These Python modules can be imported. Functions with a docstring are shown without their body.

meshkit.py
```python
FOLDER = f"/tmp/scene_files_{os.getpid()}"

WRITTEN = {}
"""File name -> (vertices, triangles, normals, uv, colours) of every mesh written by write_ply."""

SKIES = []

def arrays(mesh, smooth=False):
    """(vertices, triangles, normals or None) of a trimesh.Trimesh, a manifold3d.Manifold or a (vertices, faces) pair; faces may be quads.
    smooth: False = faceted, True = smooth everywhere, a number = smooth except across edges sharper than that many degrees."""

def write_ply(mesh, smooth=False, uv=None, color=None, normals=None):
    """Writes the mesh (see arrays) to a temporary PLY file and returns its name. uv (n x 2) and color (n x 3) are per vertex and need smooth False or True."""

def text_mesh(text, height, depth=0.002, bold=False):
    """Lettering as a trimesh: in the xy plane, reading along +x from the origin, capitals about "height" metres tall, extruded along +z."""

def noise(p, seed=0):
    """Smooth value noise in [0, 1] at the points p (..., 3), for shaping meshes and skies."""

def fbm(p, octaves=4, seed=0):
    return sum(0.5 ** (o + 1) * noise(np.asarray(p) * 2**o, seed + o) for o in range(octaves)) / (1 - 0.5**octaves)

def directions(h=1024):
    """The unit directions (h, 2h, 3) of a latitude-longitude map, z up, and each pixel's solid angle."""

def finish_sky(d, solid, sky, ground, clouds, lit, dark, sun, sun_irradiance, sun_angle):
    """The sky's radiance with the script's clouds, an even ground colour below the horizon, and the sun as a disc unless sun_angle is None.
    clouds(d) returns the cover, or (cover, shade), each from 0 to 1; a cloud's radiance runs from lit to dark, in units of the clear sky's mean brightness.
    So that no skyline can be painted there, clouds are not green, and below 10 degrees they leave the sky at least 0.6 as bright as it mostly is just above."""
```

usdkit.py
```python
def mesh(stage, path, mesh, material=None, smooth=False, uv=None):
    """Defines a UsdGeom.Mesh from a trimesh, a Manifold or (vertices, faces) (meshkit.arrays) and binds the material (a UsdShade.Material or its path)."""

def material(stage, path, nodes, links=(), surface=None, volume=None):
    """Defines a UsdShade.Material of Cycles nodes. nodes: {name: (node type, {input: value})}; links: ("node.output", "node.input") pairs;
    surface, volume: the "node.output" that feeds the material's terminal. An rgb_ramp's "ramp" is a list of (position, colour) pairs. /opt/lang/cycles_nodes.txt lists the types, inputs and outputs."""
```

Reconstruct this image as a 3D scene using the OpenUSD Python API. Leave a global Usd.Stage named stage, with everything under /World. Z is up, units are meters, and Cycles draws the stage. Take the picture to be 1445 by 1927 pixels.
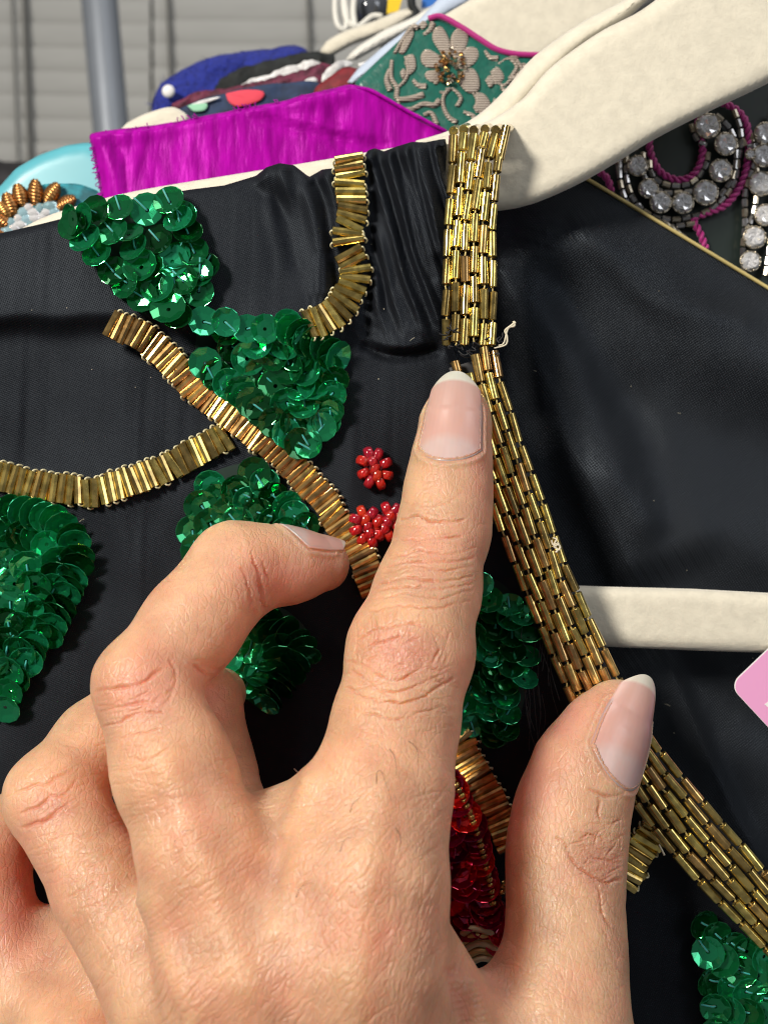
import math, random
import numpy as np, trimesh, usdkit, meshkit
from pxr import Usd, UsdGeom, UsdLux, UsdShade, Gf, Sdf, Vt
from scipy.spatial import cKDTree

# ------------------------------------------------------------------ stage, camera, lamps
stage = Usd.Stage.CreateInMemory()
UsdGeom.SetStageUpAxis(stage, UsdGeom.Tokens.z)
UsdGeom.SetStageMetersPerUnit(stage, 1.0)
W = UsdGeom.Xform.Define(stage, '/World')
stage.SetDefaultPrim(W.GetPrim())
UsdGeom.Scope.Define(stage, '/World/Looks')

D, S = 230.0, 0.110            # mm from lens to the dress front; mm per photo pixel there
CX, CY = 722.5, 963.5
cam = UsdGeom.Camera.Define(stage, '/World/camera')
cam.AddTranslateOp().Set(Gf.Vec3d(0, -D / 1000, 0))
cam.AddRotateXOp().Set(90.0)
cam.CreateHorizontalApertureAttr(36.0)
cam.CreateVerticalApertureAttr(36.0 * 1024 / 767)
cam.CreateFocalLengthAttr(36.0 * D / (1445 * S))
cam.CreateClippingRangeAttr(Gf.Vec2f(0.01, 50))
cam.CreateFStopAttr(28.0)
cam.CreateFocusDistanceAttr(0.212)
cam.CreateExposureAttr(1.5)


def mat(name, nodes, links=(), surface=None, volume=None):
    return usdkit.material(stage, '/World/Looks/' + name, nodes, links, surface, volume)


def look_from(xf, pos, target):
    p, t = np.array(pos, float), np.array(target, float)
    z = (p - t) / np.linalg.norm(p - t)
    x = np.cross([0, 0, 1.0], z); x /= np.linalg.norm(x)
    y = np.cross(z, x)
    xf.AddTransformOp().Set(Gf.Matrix4d(*x, 0, *y, 0, *z, 0, *p, 1))


def disk(name, pos, target, radius, power, color):
    l = UsdLux.DiskLight.Define(stage, '/World/' + name)
    l.CreateRadiusAttr(radius); l.CreateIntensityAttr(power); l.CreateColorAttr(Gf.Vec3f(*color))
    look_from(l, pos, target)


def rect(name, pos, target, w, h, power, color):
    l = UsdLux.RectLight.Define(stage, '/World/' + name)
    l.CreateWidthAttr(w); l.CreateHeightAttr(h); l.CreateIntensityAttr(power); l.CreateColorAttr(Gf.Vec3f(*color))
    look_from(l, pos, target)


disk('key_lamp', (-0.46, -0.62, 0.36), (0, -0.02, 0), 0.09, 42, (1.0, 0.93, 0.82))
rect('ceiling_lamp', (0.15, -0.35, 1.6), (0, 0.0, 0), 1.0, 0.5, 1.7, (1.0, 0.97, 0.92))
rect('window_lamp', (0.9, -0.9, 0.5), (0, 0, 0), 0.5, 0.8, 1.0, (0.93, 0.96, 1.0))
dome = UsdLux.DomeLight.Define(stage, '/World/room_light')
UsdShade.MaterialBindingAPI.Apply(dome.GetPrim()).Bind(
    mat('room_light', {'b': ('background_shader', {'color': (0.95, 0.97, 1.0), 'strength': 0.045})}, surface='b.background'))

# ------------------------------------------------------------------ helpers
count = {}


def numbered(parent, name):
    k = (parent, name)
    n = count.get(k, 0); count[k] = n + 1
    return f'{parent}/{name}' + (f'_{n:03d}' if n else '')


def tag(prim, label=None, category=None, group=None, kind=None):
    p = prim.GetPrim() if hasattr(prim, 'GetPrim') else prim
    for k, v in (('label', label), ('category', category), ('group', group), ('kind', kind)):
        if v:
            p.SetCustomDataByKey(k, v)
    return prim


def thing(name, label, category, group=None):
    x = UsdGeom.Xform.Define(stage, numbered('/World', name))
    return tag(x, label, category, group)


def obj(name, mesh, material, parent=None, smooth=False, **kw):
    """mesh in millimetres -> one Mesh prim in metres"""
    base = str(parent.GetPath()) if parent is not None else '/World'
    if isinstance(mesh, (tuple, list)):
        mesh = (np.asarray(mesh[0], float) * 0.001, np.asarray(mesh[1]))
    else:
        mesh = trimesh.Trimesh(np.asarray(mesh.vertices) * 0.001, mesh.faces, process=False)
    m = usdkit.mesh(stage, numbered(base, name), mesh, material, smooth=smooth)
    m.CreateDoubleSidedAttr(True)
    return tag(m, **kw)


def P(px, py, d):
    """photo pixel + depth behind the dress front (mm) -> point (mm)"""
    px, py, d = np.broadcast_arrays(np.asarray(px, float), np.asarray(py, float), np.asarray(d, float))
    s = S * (D + d) / D
    return np.stack([(px - CX) * s, d, -(py - CY) * s], -1)


def unP(p):
    s = S * (D + p[..., 1]) / D
    return p[..., 0] / s + CX, -p[..., 2] / s + CY


def scale_at(d):
    return S * (D + d) / D


def unit(v):
    v = np.asarray(v, float)
    return v / np.maximum(np.linalg.norm(v, axis=-1, keepdims=True), 1e-12)


def path(pts, n=None, step=None, closed=False):
    """smooth resample of a polyline (any dimension) by Catmull-Rom"""
    p = np.asarray(pts, float)
    if len(p) == 2:
        q = np.linspace(p[0], p[1], 60)
    else:
        e = np.vstack([2 * p[0] - p[1], p, 2 * p[-1] - p[-2]])
        q = []
        for i in range(len(p) - 1):
            a, b, c, d_ = e[i:i + 4]
            t = np.linspace(0, 1, 24, endpoint=False)[:, None]
            q.append(0.5 * (2 * b + (c - a) * t + (2 * a - 5 * b + 4 * c - d_) * t**2 + (3 * b - a - 3 * c + d_) * t**3))
        q = np.vstack(q + [p[-1:]])
    L = np.r_[0, np.cumsum(np.linalg.norm(np.diff(q, axis=0), axis=1))]
    if n is None:
        n = max(2, int(round(L[-1] / step)) + 1)
    u = np.linspace(0, L[-1], n)
    return np.stack([np.interp(u, L, q[:, k]) for k in range(q.shape[1])], -1)


def tube(pts, r, sides=6, caps=True):
    p = np.asarray(pts, float); n = len(p)
    r = np.broadcast_to(np.asarray(r, float), (n,))
    t = unit(np.gradient(p, axis=0))
    ref = np.array([0, 1.0, 0]) if abs(t[0][1]) < 0.9 else np.array([1.0, 0, 0])
    u = unit(np.cross(t, ref)); bad = np.linalg.norm(np.cross(t, ref), axis=1) < 0.05
    if bad.any():
        u[bad] = unit(np.cross(t[bad], [0.3, 0.2, 0.9]))
    w = np.cross(t, u)
    a = np.arange(sides) * 2 * np.pi / sides
    v = p[:, None] + r[:, None, None] * (np.cos(a)[None, :, None] * u[:, None] + np.sin(a)[None, :, None] * w[:, None])
    v = v.reshape(-1, 3); f = []
    for i in range(n - 1):
        for j in range(sides):
            k = (j + 1) % sides
            f += [(i * sides + j, i * sides + k, (i + 1) * sides + k), (i * sides + j, (i + 1) * sides + k, (i + 1) * sides + j)]
    if caps:
        v = np.vstack([v, p[:1], p[-1:]])
        for j in range(sides):
            k = (j + 1) % sides
            f += [(n * sides, k, j), (n * sides + 1, (n - 1) * sides + j, (n - 1) * sides + k)]
    return trimesh.Trimesh(v, np.array(f), process=False)


def cat(ms):
    return trimesh.util.concatenate([m for m in ms])


def grid_faces(nu, nv):
    i, j = np.meshgrid(np.arange(nu - 1), np.arange(nv - 1), indexing='ij')
    a = (i * nv + j).ravel(); b = a + nv
    return np.vstack([np.c_[a, b, b + 1], np.c_[a, b + 1, a + 1]])


def sheet(V, thick=0.5):
    """closed thin sheet from a grid of points V (nu, nv, 3): back side offset along the normal"""
    nu, nv = V.shape[:2]
    n = unit(np.cross(np.gradient(V, axis=0), np.gradient(V, axis=1)))
    if n[..., 1].mean() > 0: n = -n
    A = V.reshape(-1, 3); B = (V - n * thick).reshape(-1, 3)
    f = grid_faces(nu, nv); N = nu * nv
    edge = np.r_[np.arange(nv), nv - 1 + nv * np.arange(1, nu), (nu - 1) * nv + np.arange(nv - 2, -1, -1), nv * np.arange(nu - 2, -1, -1)]
    e0, e1 = edge[:-1], edge[1:]
    g = np.vstack([f, f[:, ::-1] + N, np.c_[e0, e1, e1 + N], np.c_[e0, e1 + N, e0 + N]])
    return trimesh.Trimesh(np.vstack([A, B]), g, process=False)


def surface_nets(F, o, h):
    neg = F < 0
    nx, ny, nz = F.shape
    c = lambda A, i, j, k: A[i:nx - 1 + i, j:ny - 1 + j, k:nz - 1 + k]
    cs = [c(neg, i, j, k) for i in (0, 1) for j in (0, 1) for k in (0, 1)]
    m = np.logical_or.reduce(cs) & ~np.logical_and.reduce(cs)
    I = np.argwhere(m); acc = np.zeros((len(I), 3)); num = np.zeros(len(I))
    for ax in range(3):
        for a in (0, 1):
            for b in (0, 1):
                o0 = [a, b]; o0.insert(ax, 0); o1 = list(o0); o1[ax] = 1
                f0 = F[tuple((I + o0).T)]; f1 = F[tuple((I + o1).T)]
                x = (f0 < 0) != (f1 < 0)
                t = np.where(x, f0 / np.where(x, f0 - f1, 1), 0)
                q = np.tile(np.array(o0, float), (len(I), 1)); q[:, ax] += t
                acc[x] += q[x]; num[x] += 1
    V = o + h * (I + acc / num[:, None])
    ids = -np.ones(m.shape, int); ids[tuple(I.T)] = np.arange(len(I))
    quads = []
    for ax in range(3):
        b, d_ = [k for k in range(3) if k != ax]
        sl0 = [slice(1, -1)] * 3; sl1 = [slice(1, -1)] * 3
        sl0[ax] = slice(0, -1); sl1[ax] = slice(1, None)
        n0, n1 = neg[tuple(sl0)], neg[tuple(sl1)]
        E = np.argwhere(n0 != n1); flip = n0[tuple(E.T)]
        E[:, b] += 1; E[:, d_] += 1
        def cell(db, dd):
            q = E.copy(); q[:, b] += db; q[:, d_] += dd
            return ids[tuple(q.T)]
        Q = np.stack([cell(-1, -1), cell(0, -1), cell(0, 0), cell(-1, 0)], 1)
        if ax == 1: flip = ~flip
        Q[~flip] = Q[~flip][:, ::-1]
        quads.append(Q)
    Q = np.vstack(quads)
    return V, np.vstack([Q[:, [0, 1, 2]], Q[:, [0, 2, 3]]])


def poly_sdf(X, Y, poly):
    poly = np.asarray(poly, float); d = np.full(X.shape, 1e9); ins = np.zeros(X.shape, bool)
    for (ax, ay), (bx, by) in zip(poly, np.roll(poly, -1, 0)):
        ex, ey = bx - ax, by - ay
        t = np.clip(((X - ax) * ex + (Y - ay) * ey) / max(ex * ex + ey * ey, 1e-12), 0, 1)
        d = np.minimum(d, (X - ax - t * ex)**2 + (Y - ay - t * ey)**2)
        ins ^= ((ay > Y) != (by > Y)) & (X < (bx - ax) * (Y - ay) / ((by - ay) if by != ay else 1e-12) + ax)
    return np.where(ins, -np.sqrt(d), np.sqrt(d))


def rounded_slab(poly_px, d0, thick, radius, res=1.2, slope=0.0, x0=700, bulge=None):
    """solid of the outline poly_px standing at depth d0 (+slope*(px-x0)), with rounded edges"""
    s = scale_at(d0)
    q = np.asarray(poly_px, float) * s
    lo, hi = q.min(0) - 3 * res, q.max(0) + 3 * res
    xs = np.arange(lo[0], hi[0], res); ys = np.arange(lo[1], hi[1], res)
    hz = res * min(1.0, thick / 6 / res)
    zs = np.arange(-thick / 2 - 2.5 * hz, thick / 2 + 2.6 * hz, hz)
    X, Y = np.meshgrid(xs, ys, indexing='ij')
    d2 = poly_sdf(X, Y, q)
    a = (d2 + radius)[:, :, None]; b = (np.abs(zs) - thick / 2 + radius)[None, None, :]
    F = np.minimum(np.maximum(a, b), 0) + np.sqrt(np.maximum(a, 0)**2 + np.maximum(b, 0)**2) - radius
    V, T = surface_nets(F, np.zeros(3), 1.0)
    px = (lo[0] + V[:, 0] * res) / s; py = (lo[1] + V[:, 1] * res) / s; z = zs[0] + V[:, 2] * hz
    pts = P(px, py, d0 + slope * (px - x0) + z)
    return trimesh.Trimesh(pts, T[:, ::-1], process=False)


def frame_of(n, along):
    """right-handed frame: z = n, x = along made perpendicular"""
    n = unit(n); x = unit(np.asarray(along, float) - n * np.dot(along, n)); return x, np.cross(n, x), n


# ------------------------------------------------------------------ materials
def coords(scale, rot=(0, 0, 0)):
    return {'tc': ('texture_coordinate', {}), 'mp': ('mapping', {'scale': scale, 'rotation': rot})}, [('tc.object', 'mp.vector')]


def plain(name, color, rough=0.5, metal=0.0, noise=0.0, nscale=(300, 300, 300), bump=0.0, bdist=0.0004, rand=0.0, dark=0.55, detail=4.0, **kw):
    n, l = coords(nscale)
    n['nz'] = ('noise_texture', {'scale': 1.0, 'detail': detail, 'roughness': 0.62 if detail > 5 else 0.5})
    l.append(('mp.vector', 'nz.vector'))
    n['p'] = ('principled_bsdf', {'base_color': color, 'roughness': rough, 'metallic': metal, **kw})
    last = None
    if noise:
        n['mx'] = ('mix_color', {'a': tuple(c * dark for c in color), 'b': tuple(min(1, c * (2 - dark)) for c in color)})
        n['mr'] = ('map_range', {'from_min': 0.5 - 0.5 / (noise * 3 + 1e-6) * 0.3, 'from_max': 0.5 + 0.5 / (noise * 3 + 1e-6) * 0.3, 'clamp': True})
        l += [('nz.fac', 'mr.value'), ('mr.result', 'mx.fac')]; last = 'mx.result'
    if rand:
        n['oi'] = ('object_info', {}); n['hs'] = ('hsv', {'color': color})
        n['r1'] = ('map_range', {'to_min': 1 - rand, 'to_max': 1 + rand}); n['r2'] = ('map_range', {'to_min': 0.5 - rand * 0.035, 'to_max': 0.5 + rand * 0.035})
        l += [('oi.random', 'r1.value'), ('r1.result', 'hs.value'), ('oi.random', 'r2.value'), ('r2.result', 'hs.hue')]
        if last: l.append((last, 'hs.color'))
        last = 'hs.color'
    if last: l.append((last, 'p.base_color'))
    if bump:
        n['bp'] = ('bump', {'strength': bump, 'distance': bdist}); l += [('nz.fac', 'bp.height'), ('bp.normal', 'p.normal')]
    return mat(name, n, l, 'p.BSDF')


def woven(name, color, pitch, rough=0.5, bump=0.4, rot=0.0, sheen=0.3, noise_mix=0.25, spec=0.5, sheen_tint=(1, 1, 1), spec_tint=(1, 1, 1)):
    """twill / satin cloth: two crossed thread waves as fine relief"""
    k = 1000.0 / pitch / (2 * math.pi) * 2 * math.pi / 20 * 1.0
    n, l = coords((1, 1, 1), (0, rot, 0))
    n['wa'] = ('wave_texture', {'scale': 1000 / pitch / 3.18, 'bands_direction': 'x', 'distortion': 0.6, 'detail': 1.0, 'detail_scale': 40.0})
    n['wb'] = ('wave_texture', {'scale': 1000 / pitch / 3.18, 'bands_direction': 'z', 'distortion': 0.6, 'detail': 1.0, 'detail_scale': 40.0})
    n['nz'] = ('noise_texture', {'scale': 160.0, 'detail': 5.0})
    n['m'] = ('math', {'math_type': 'multiply'})
    n['bp'] = ('bump', {'strength': bump, 'distance': 0.00012})
    n['mc'] = ('mix_color', {'a': tuple(c * (1 - noise_mix) for c in color), 'b': tuple(c * (1 + noise_mix) for c in color)})
    n['p'] = ('principled_bsdf', {'roughness': rough, 'sheen_weight': sheen, 'sheen_roughness': 0.4, 'sheen_tint': sheen_tint, 'specular_ior_level': spec, 'specular_tint': spec_tint})
    l += [('mp.vector', 'wa.vector'), ('mp.vector', 'wb.vector'), ('tc.object', 'nz.vector'), ('wa.fac', 'm.value1'), ('wb.fac', 'm.value2'),
          ('m.value', 'bp.height'), ('bp.normal', 'p.normal'), ('nz.fac', 'mc.fac'), ('mc.result', 'p.base_color')]
    return mat(name, n, l, 'p.BSDF')


M = {}
M['black'] = woven('black_satin', (0.0048, 0.0053, 0.0075), 0.36, rough=0.50, bump=0.65, rot=0.35, sheen=0.02, spec=0.26, sheen_tint=(0.6, 0.75, 1), spec_tint=(0.72, 0.84, 1.0))
M['black_back'] = woven('black_twill', (0.0058, 0.0062, 0.0078), 0.52, rough=0.46, bump=1.2, rot=0.6, sheen=0.03, spec=0.5, sheen_tint=(0.6, 0.75, 1), spec_tint=(0.72, 0.84, 1.0))
M['thread_black'] = plain('black_thread', (0.01, 0.01, 0.013), 0.6)
M['gold'] = plain('gold_glass', (0.62, 0.46, 0.14), 0.16, 0.92, noise=0.5, nscale=(500, 500, 500), rand=0.30, dark=0.7, coat_weight=0.6, coat_roughness=0.05)
M['copper'] = plain('copper_glass', (0.57, 0.36, 0.125), 0.2, 0.9, noise=0.5, nscale=(500, 500, 500), rand=0.28, dark=0.7, coat_weight=0.6, coat_roughness=0.05)
M['gold_thread'] = plain('gold_thread', (0.62, 0.50, 0.20), 0.5, 0.2)
M['cream_thread'] = plain('cream_thread', (0.72, 0.66, 0.42), 0.7)
M['white_thread'] = plain('white_thread', (0.66, 0.60, 0.46), 0.8)
M['teal_thread'] = plain('teal_thread', (0.02, 0.32, 0.30), 0.5, sheen_weight=0.4)


def sequin_look(name, col, tr=0.3):
    n = {'oi': ('object_info', {}), 'hs': ('hsv', {'color': col}), 'r1': ('map_range', {'to_min': 0.25, 'to_max': 1.6}), 'r2': ('map_range', {'to_min': 0.465, 'to_max': 0.515}),
         'p': ('principled_bsdf', {'metallic': 0.8, 'roughness': 0.11, 'coat_weight': 0.9, 'coat_roughness': 0.05}),
         't': ('translucent_bsdf', {}), 'tp': ('transparent_bsdf', {'color': tuple(min(1, c * 1.6 + 0.02) for c in col)}),
         'm1': ('mix_closure', {'fac': 0.12}), 'm2': ('mix_closure', {'fac': tr})}
    l = [('oi.random', 'r1.value'), ('oi.random', 'r2.value'), ('r1.result', 'hs.value'), ('r2.result', 'hs.hue'), ('hs.color', 'p.base_color'), ('hs.color', 't.color'),
         ('p.BSDF', 'm1.closure1'), ('t.BSDF', 'm1.closure2'), ('m1.closure', 'm2.closure1'), ('tp.BSDF', 'm2.closure2')]
    return mat(name, n, l, 'm2.closure')


M['sequin'] = sequin_look('green_sequin', (0.024, 0.42, 0.18), 0.28)
M['sequin_red'] = sequin_look('red_sequin', (0.64, 0.008, 0.055), 0.24)
M['net'] = plain('dark_green_net', (0.003, 0.018, 0.012), 0.8)
M['red_net'] = plain('dark_red_net', (0.09, 0.006, 0.012), 0.8)
M['red_bead'] = plain('red_glass', (0.74, 0.014, 0.018), 0.07, 0.0, transmission_weight=0.55, coat_weight=0.8, rand=0.25)
M['velvet'] = plain('cream_velvet', (0.68, 0.635, 0.525), 0.9, noise=0.42, nscale=(330, 330, 330), bump=0.55, bdist=0.0005, dark=0.95, detail=12.0, sheen_weight=0.6, sheen_roughness=0.5, specular_ior_level=0.15)

# ------------------------------------------------------------------ dress: shape of the front
FOLDS = {}


def fold(px, py, pts, amp, wid, side=0.0, sharp=0.12):
    """gaussian ridge along a polyline; with side, a step that is high on one side"""
    key = tuple(pts)
    if key not in FOLDS:
        q = path(pts, step=12); FOLDS[key] = (q, cKDTree(q), np.gradient(q, axis=0))
    q, k, gq = FOLDS[key]
    X = np.stack([px.ravel(), py.ravel()], 1)
    dist, i = k.query(X)
    t = gq[i]; r = X - q[i]
    sg = (t[:, 0] * r[:, 1] - t[:, 1] * r[:, 0]) / np.maximum(np.linalg.norm(t, axis=1), 1e-9)
    if side:
        out = amp * np.exp(-np.maximum(sg * side, 0) / wid) * np.where(sg * side > 0, 1, np.exp(-(sg / (wid * sharp))**2))
        e_ = np.minimum(i, len(q) - 1 - i) / 7.0
        out = out * np.clip(e_, 0, 1)**2 * (3 - 2 * np.clip(e_, 0, 1))
    else:
        out = amp * np.exp(-(dist / wid)**2)
    return out.reshape(px.shape)


def front_shape(px, py):
    """depth (mm, negative towards the lens) of the dress front over the photo pixel"""
    px = np.asarray(px, float); py = np.asarray(py, float)
    shp = px.shape; px = np.atleast_1d(px).ravel(); py = np.atleast_1d(py).ravel()
    d = 2.0 + 2.2 * meshkit.fbm(np.stack([px / 330, py / 520, px * 0], -1), 3, 5) - 1.6
    # the folded upper band that hangs over the seam at y ~ 590
    d -= fold(px, py, [(-260, 590), (-60, 596), (40, 589), (110, 593), (180, 588), (330, 592), (480, 604), (650, 616)], 4.4, 150, side=-1, sharp=0.2)
    d += fold(px, py, [(-260, 606), (-60, 612), (40, 602), (110, 612), (180, 604), (330, 612), (500, 620), (660, 634)], 0.5, 30)
    # tuck between trim and strap
    d -= fold(px, py, [(680, 634), (705, 648), (760, 655), (830, 640)], 2.6, 60, side=-1)
    d += fold(px, py, [(690, 652), (720, 664), (770, 668), (820, 660)], 1.8, 11)
    for pts, a, w in ([(470, 300), (530, 335), (578, 380), (606, 470), (612, 580)], -1.5, 24), ([(540, 290), (590, 340), (616, 390), (626, 480), (640, 580)], 1.5, 13), \
            ([(430, 330), (500, 365), (545, 410), (560, 500)], 0.8, 16), ([(590, 290), (622, 340), (634, 430)], -1.2, 12), \
            ([(690, 300), (715, 380), (760, 500), (800, 620)], -1.6, 20), ([(730, 295), (765, 400), (800, 520), (822, 600)], -1.2, 16), \
            ([(710, 300), (738, 400), (780, 520), (812, 610)], 1.2, 12), ([(770, 290), (805, 380), (822, 470)], -1.3, 15), \
            ([(695, 320), (700, 440), (690, 560), (690, 620)], 1.5, 13), ([(680, 420), (705, 500), (700, 600)], -0.9, 16), ([(750, 292), (790, 400), (815, 520)], 0.8, 9), \
            ([(720, 420), (745, 520), (775, 620)], -0.7, 12):
        d += fold(px, py, pts, a, w)
    k_ = np.clip((px - 690) / 14, 0, 1) * np.clip((850 - px) / 10, 0, 1) * np.clip((640 - py) / 60, 0, 1)
    ax_ = px - 0.30 * (py - 300) + 16 * (meshkit.noise(np.stack([px / 60, py / 120, px * 0], -1), 6) - 0.5)
    d -= k_ * (0.75 * np.sin(ax_ / 5.2) + 0.5 * np.sin(ax_ / 2.9 + 1.0) * meshkit.noise(np.stack([px / 30, py / 90, px * 0], -1), 8))
    k_ = np.clip((px - 480) / 40, 0, 1) * np.clip((630 - px) / 20, 0, 1) * np.clip((520 - py) / 150, 0, 1)
    d -= k_ * 0.5 * np.sin((px - 0.22 * (py - 330)) / 6.4)
    k_ = np.exp(-((py - 652) / 16)**2) * np.clip((px - 670) / 20, 0, 1) * np.clip((850 - px) / 20, 0, 1)
    d -= k_ * 0.8 * (meshkit.fbm(np.stack([px / 11, py / 14, px * 0], -1), 3, 44) - 0.35)
    # loose vertical ripples below
    rip = np.sin(px / 19 + 2.2 * meshkit.noise(np.stack([px / 90, py / 260, px * 0], -1), 3) * 4)
    d += 0.05 * rip * np.clip((py - 650) / 150, 0, 1)
    d += 0.45 * (meshkit.fbm(np.stack([px / 15 + py / 300, py / 260, px * 0], -1), 3, 15) - 0.5) * np.clip((py - 600) / 200, 0.5, 1)
    d += 1.6 * (meshkit.fbm(np.stack([px / 110, py / 150, px * 0], -1), 2, 16) - 0.5)
    for pts, a, w in ([(60, 620), (90, 760), (70, 860)], 0.9, 60), ([(230, 700), (245, 820), (235, 900)], -0.8, 50), ([(330, 740), (320, 860)], 0.8, 50), \
            ([(200, 950), (260, 1100), (230, 1250)], -0.9, 45), ([(650, 640), (660, 900), (640, 1200)], -0.8, 50), ([(560, 1230), (550, 1500)], -1.0, 30):
        d += fold(px, py, pts, a, w)
    return d.reshape(shp)


_gx, _gy = np.arange(-300, 1800, 6.0), np.arange(150, 2250, 6.0)
from scipy.interpolate import RegularGridInterpolator
_front = RegularGridInterpolator((_gx, _gy), front_shape(*np.meshgrid(_gx, _gy, indexing='ij')), bounds_error=False, fill_value=None)


def front_depth(px, py):
    px, py = np.broadcast_arrays(np.asarray(px, float), np.asarray(py, float))
    return _front(np.stack([px.ravel(), py.ravel()], -1)).reshape(px.shape)


def xr(y):
    return np.interp(y, [0, 285, 640, 760, 900, 1000, 1100, 1240, 1340, 1450, 1560, 1700, 1900, 2200], [838, 838, 850, 888, 940, 975, 1012, 1068, 1115, 1175, 1250, 1360, 1520, 1760])


def ytop(x):
    return np.interp(x, [-260, 0, 70, 130, 200, 355, 420, 480, 500, 525, 552, 580, 605, 640, 680, 692, 705, 722, 745, 775, 800, 830, 900], [500, 456, 440, 425, 400, 374, 366, 348, 332, 324, 328, 350, 336, 332, 318, 300, 296, 302, 293, 284, 285, 279, 276])


dress = thing('black_dress', 'black satin dress with gold beaded strap and green sequin leaves held by the hand', 'dress')
NU, NV = 330, 360
u = np.linspace(0, 1, NU)[:, None]; v = np.linspace(0, 1, NV)[None, :]**1.0
gy = (1 - v) * ytop(-260 + u * 1098) + v * 2150
gx = -260 + u * (xr(gy) + 260)
gd = front_depth(gx, gy)
lip = 14
V = P(gx, gy, gd + 1.5 * np.exp(-((1 - u) / 0.012)**2))
# the top edge rolls back over the hanger
roll = []
for k in range(lip, 0, -1):
    a = k / lip * math.pi * 0.95
    dd = gd[:, 0] + 2.6 * (1 - math.cos(a)); yy = gy[:, 0] - 18 * math.sin(a) + (0 if k < lip else 60)
    roll.append(P(gx[:, 0], yy, dd))
V = np.concatenate([np.stack(roll, 1), V], 1)
obj('front_panel', sheet(V, 0.45), M['black'], dress, smooth=True)

# back of the dress, seen through the neckline
nu, nv = 150, 220
u = np.linspace(0, 1, nu)[:, None]; v = np.linspace(0, 1, nv)[None, :]
bx = 640 + u * 960 + v * 0
bt = np.interp(bx, [640, 860, 960, 1060, 1105, 1445, 1600], [430, 400, 330, 318, 336, 541, 640])
by = bt * (1 - v) + 2150 * v


def back_depth(px, py):
    d = 24 + 2.5 * meshkit.fbm(np.stack([px / 420, py / 420, px * 0], -1), 2, 9)
    d = d - fold(px, py, [(930, 440), (1000, 640), (1085, 850), (1150, 980), (1220, 1130)], 4.6, 170, side=-1, sharp=0.25)
    d = d - fold(px, py, [(1225, 1180), (1290, 1330), (1350, 1470), (1400, 1570), (1470, 1690)], 3.0, 110, side=1, sharp=0.2)
    d = d + fold(px, py, [(1230, 1215), (1330, 1300), (1460, 1380)], 1.5, 40)
    d = d - fold(px, py, [(1040, 430), (1180, 480), (1320, 620), (1470, 690)], 4.2, 80)
    d = d + fold(px, py, [(1180, 760), (1300, 800), (1480, 860)], 3.0, 80)
    d = d - fold(px, py, [(1090, 420), (1230, 560), (1390, 600)], 1.2, 30) - fold(px, py, [(1000, 560), (1110, 760), (1200, 980)], 1.6, 40) + fold(px, py, [(1060, 540), (1190, 760), (1260, 1000)], 1.4, 36)
    d = d + 1.2 * (meshkit.fbm(np.stack([px / 70, py / 130, px * 0], -1), 3, 19) - 0.5)
    d = d - fold(px, py, [(1150, 900), (1300, 1010), (1480, 1040)], 2.6, 65)
    return d


obj('back_panel', sheet(P(bx, by, back_depth(bx, by)), 0.5), M['black_back'], dress, smooth=True)
ex = np.linspace(1060, 1590, 40); ey = np.interp(ex, [640, 1060, 1105, 1445, 1600], [250, 318, 336, 541, 640])
obj('neck_piping', tube(P(ex, ey, back_depth(ex, ey) - 0.4), 0.45, 6), M['gold_thread'], dress, smooth=True)

# ------------------------------------------------------------------ bugle beads
rng = random.Random(4)


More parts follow.
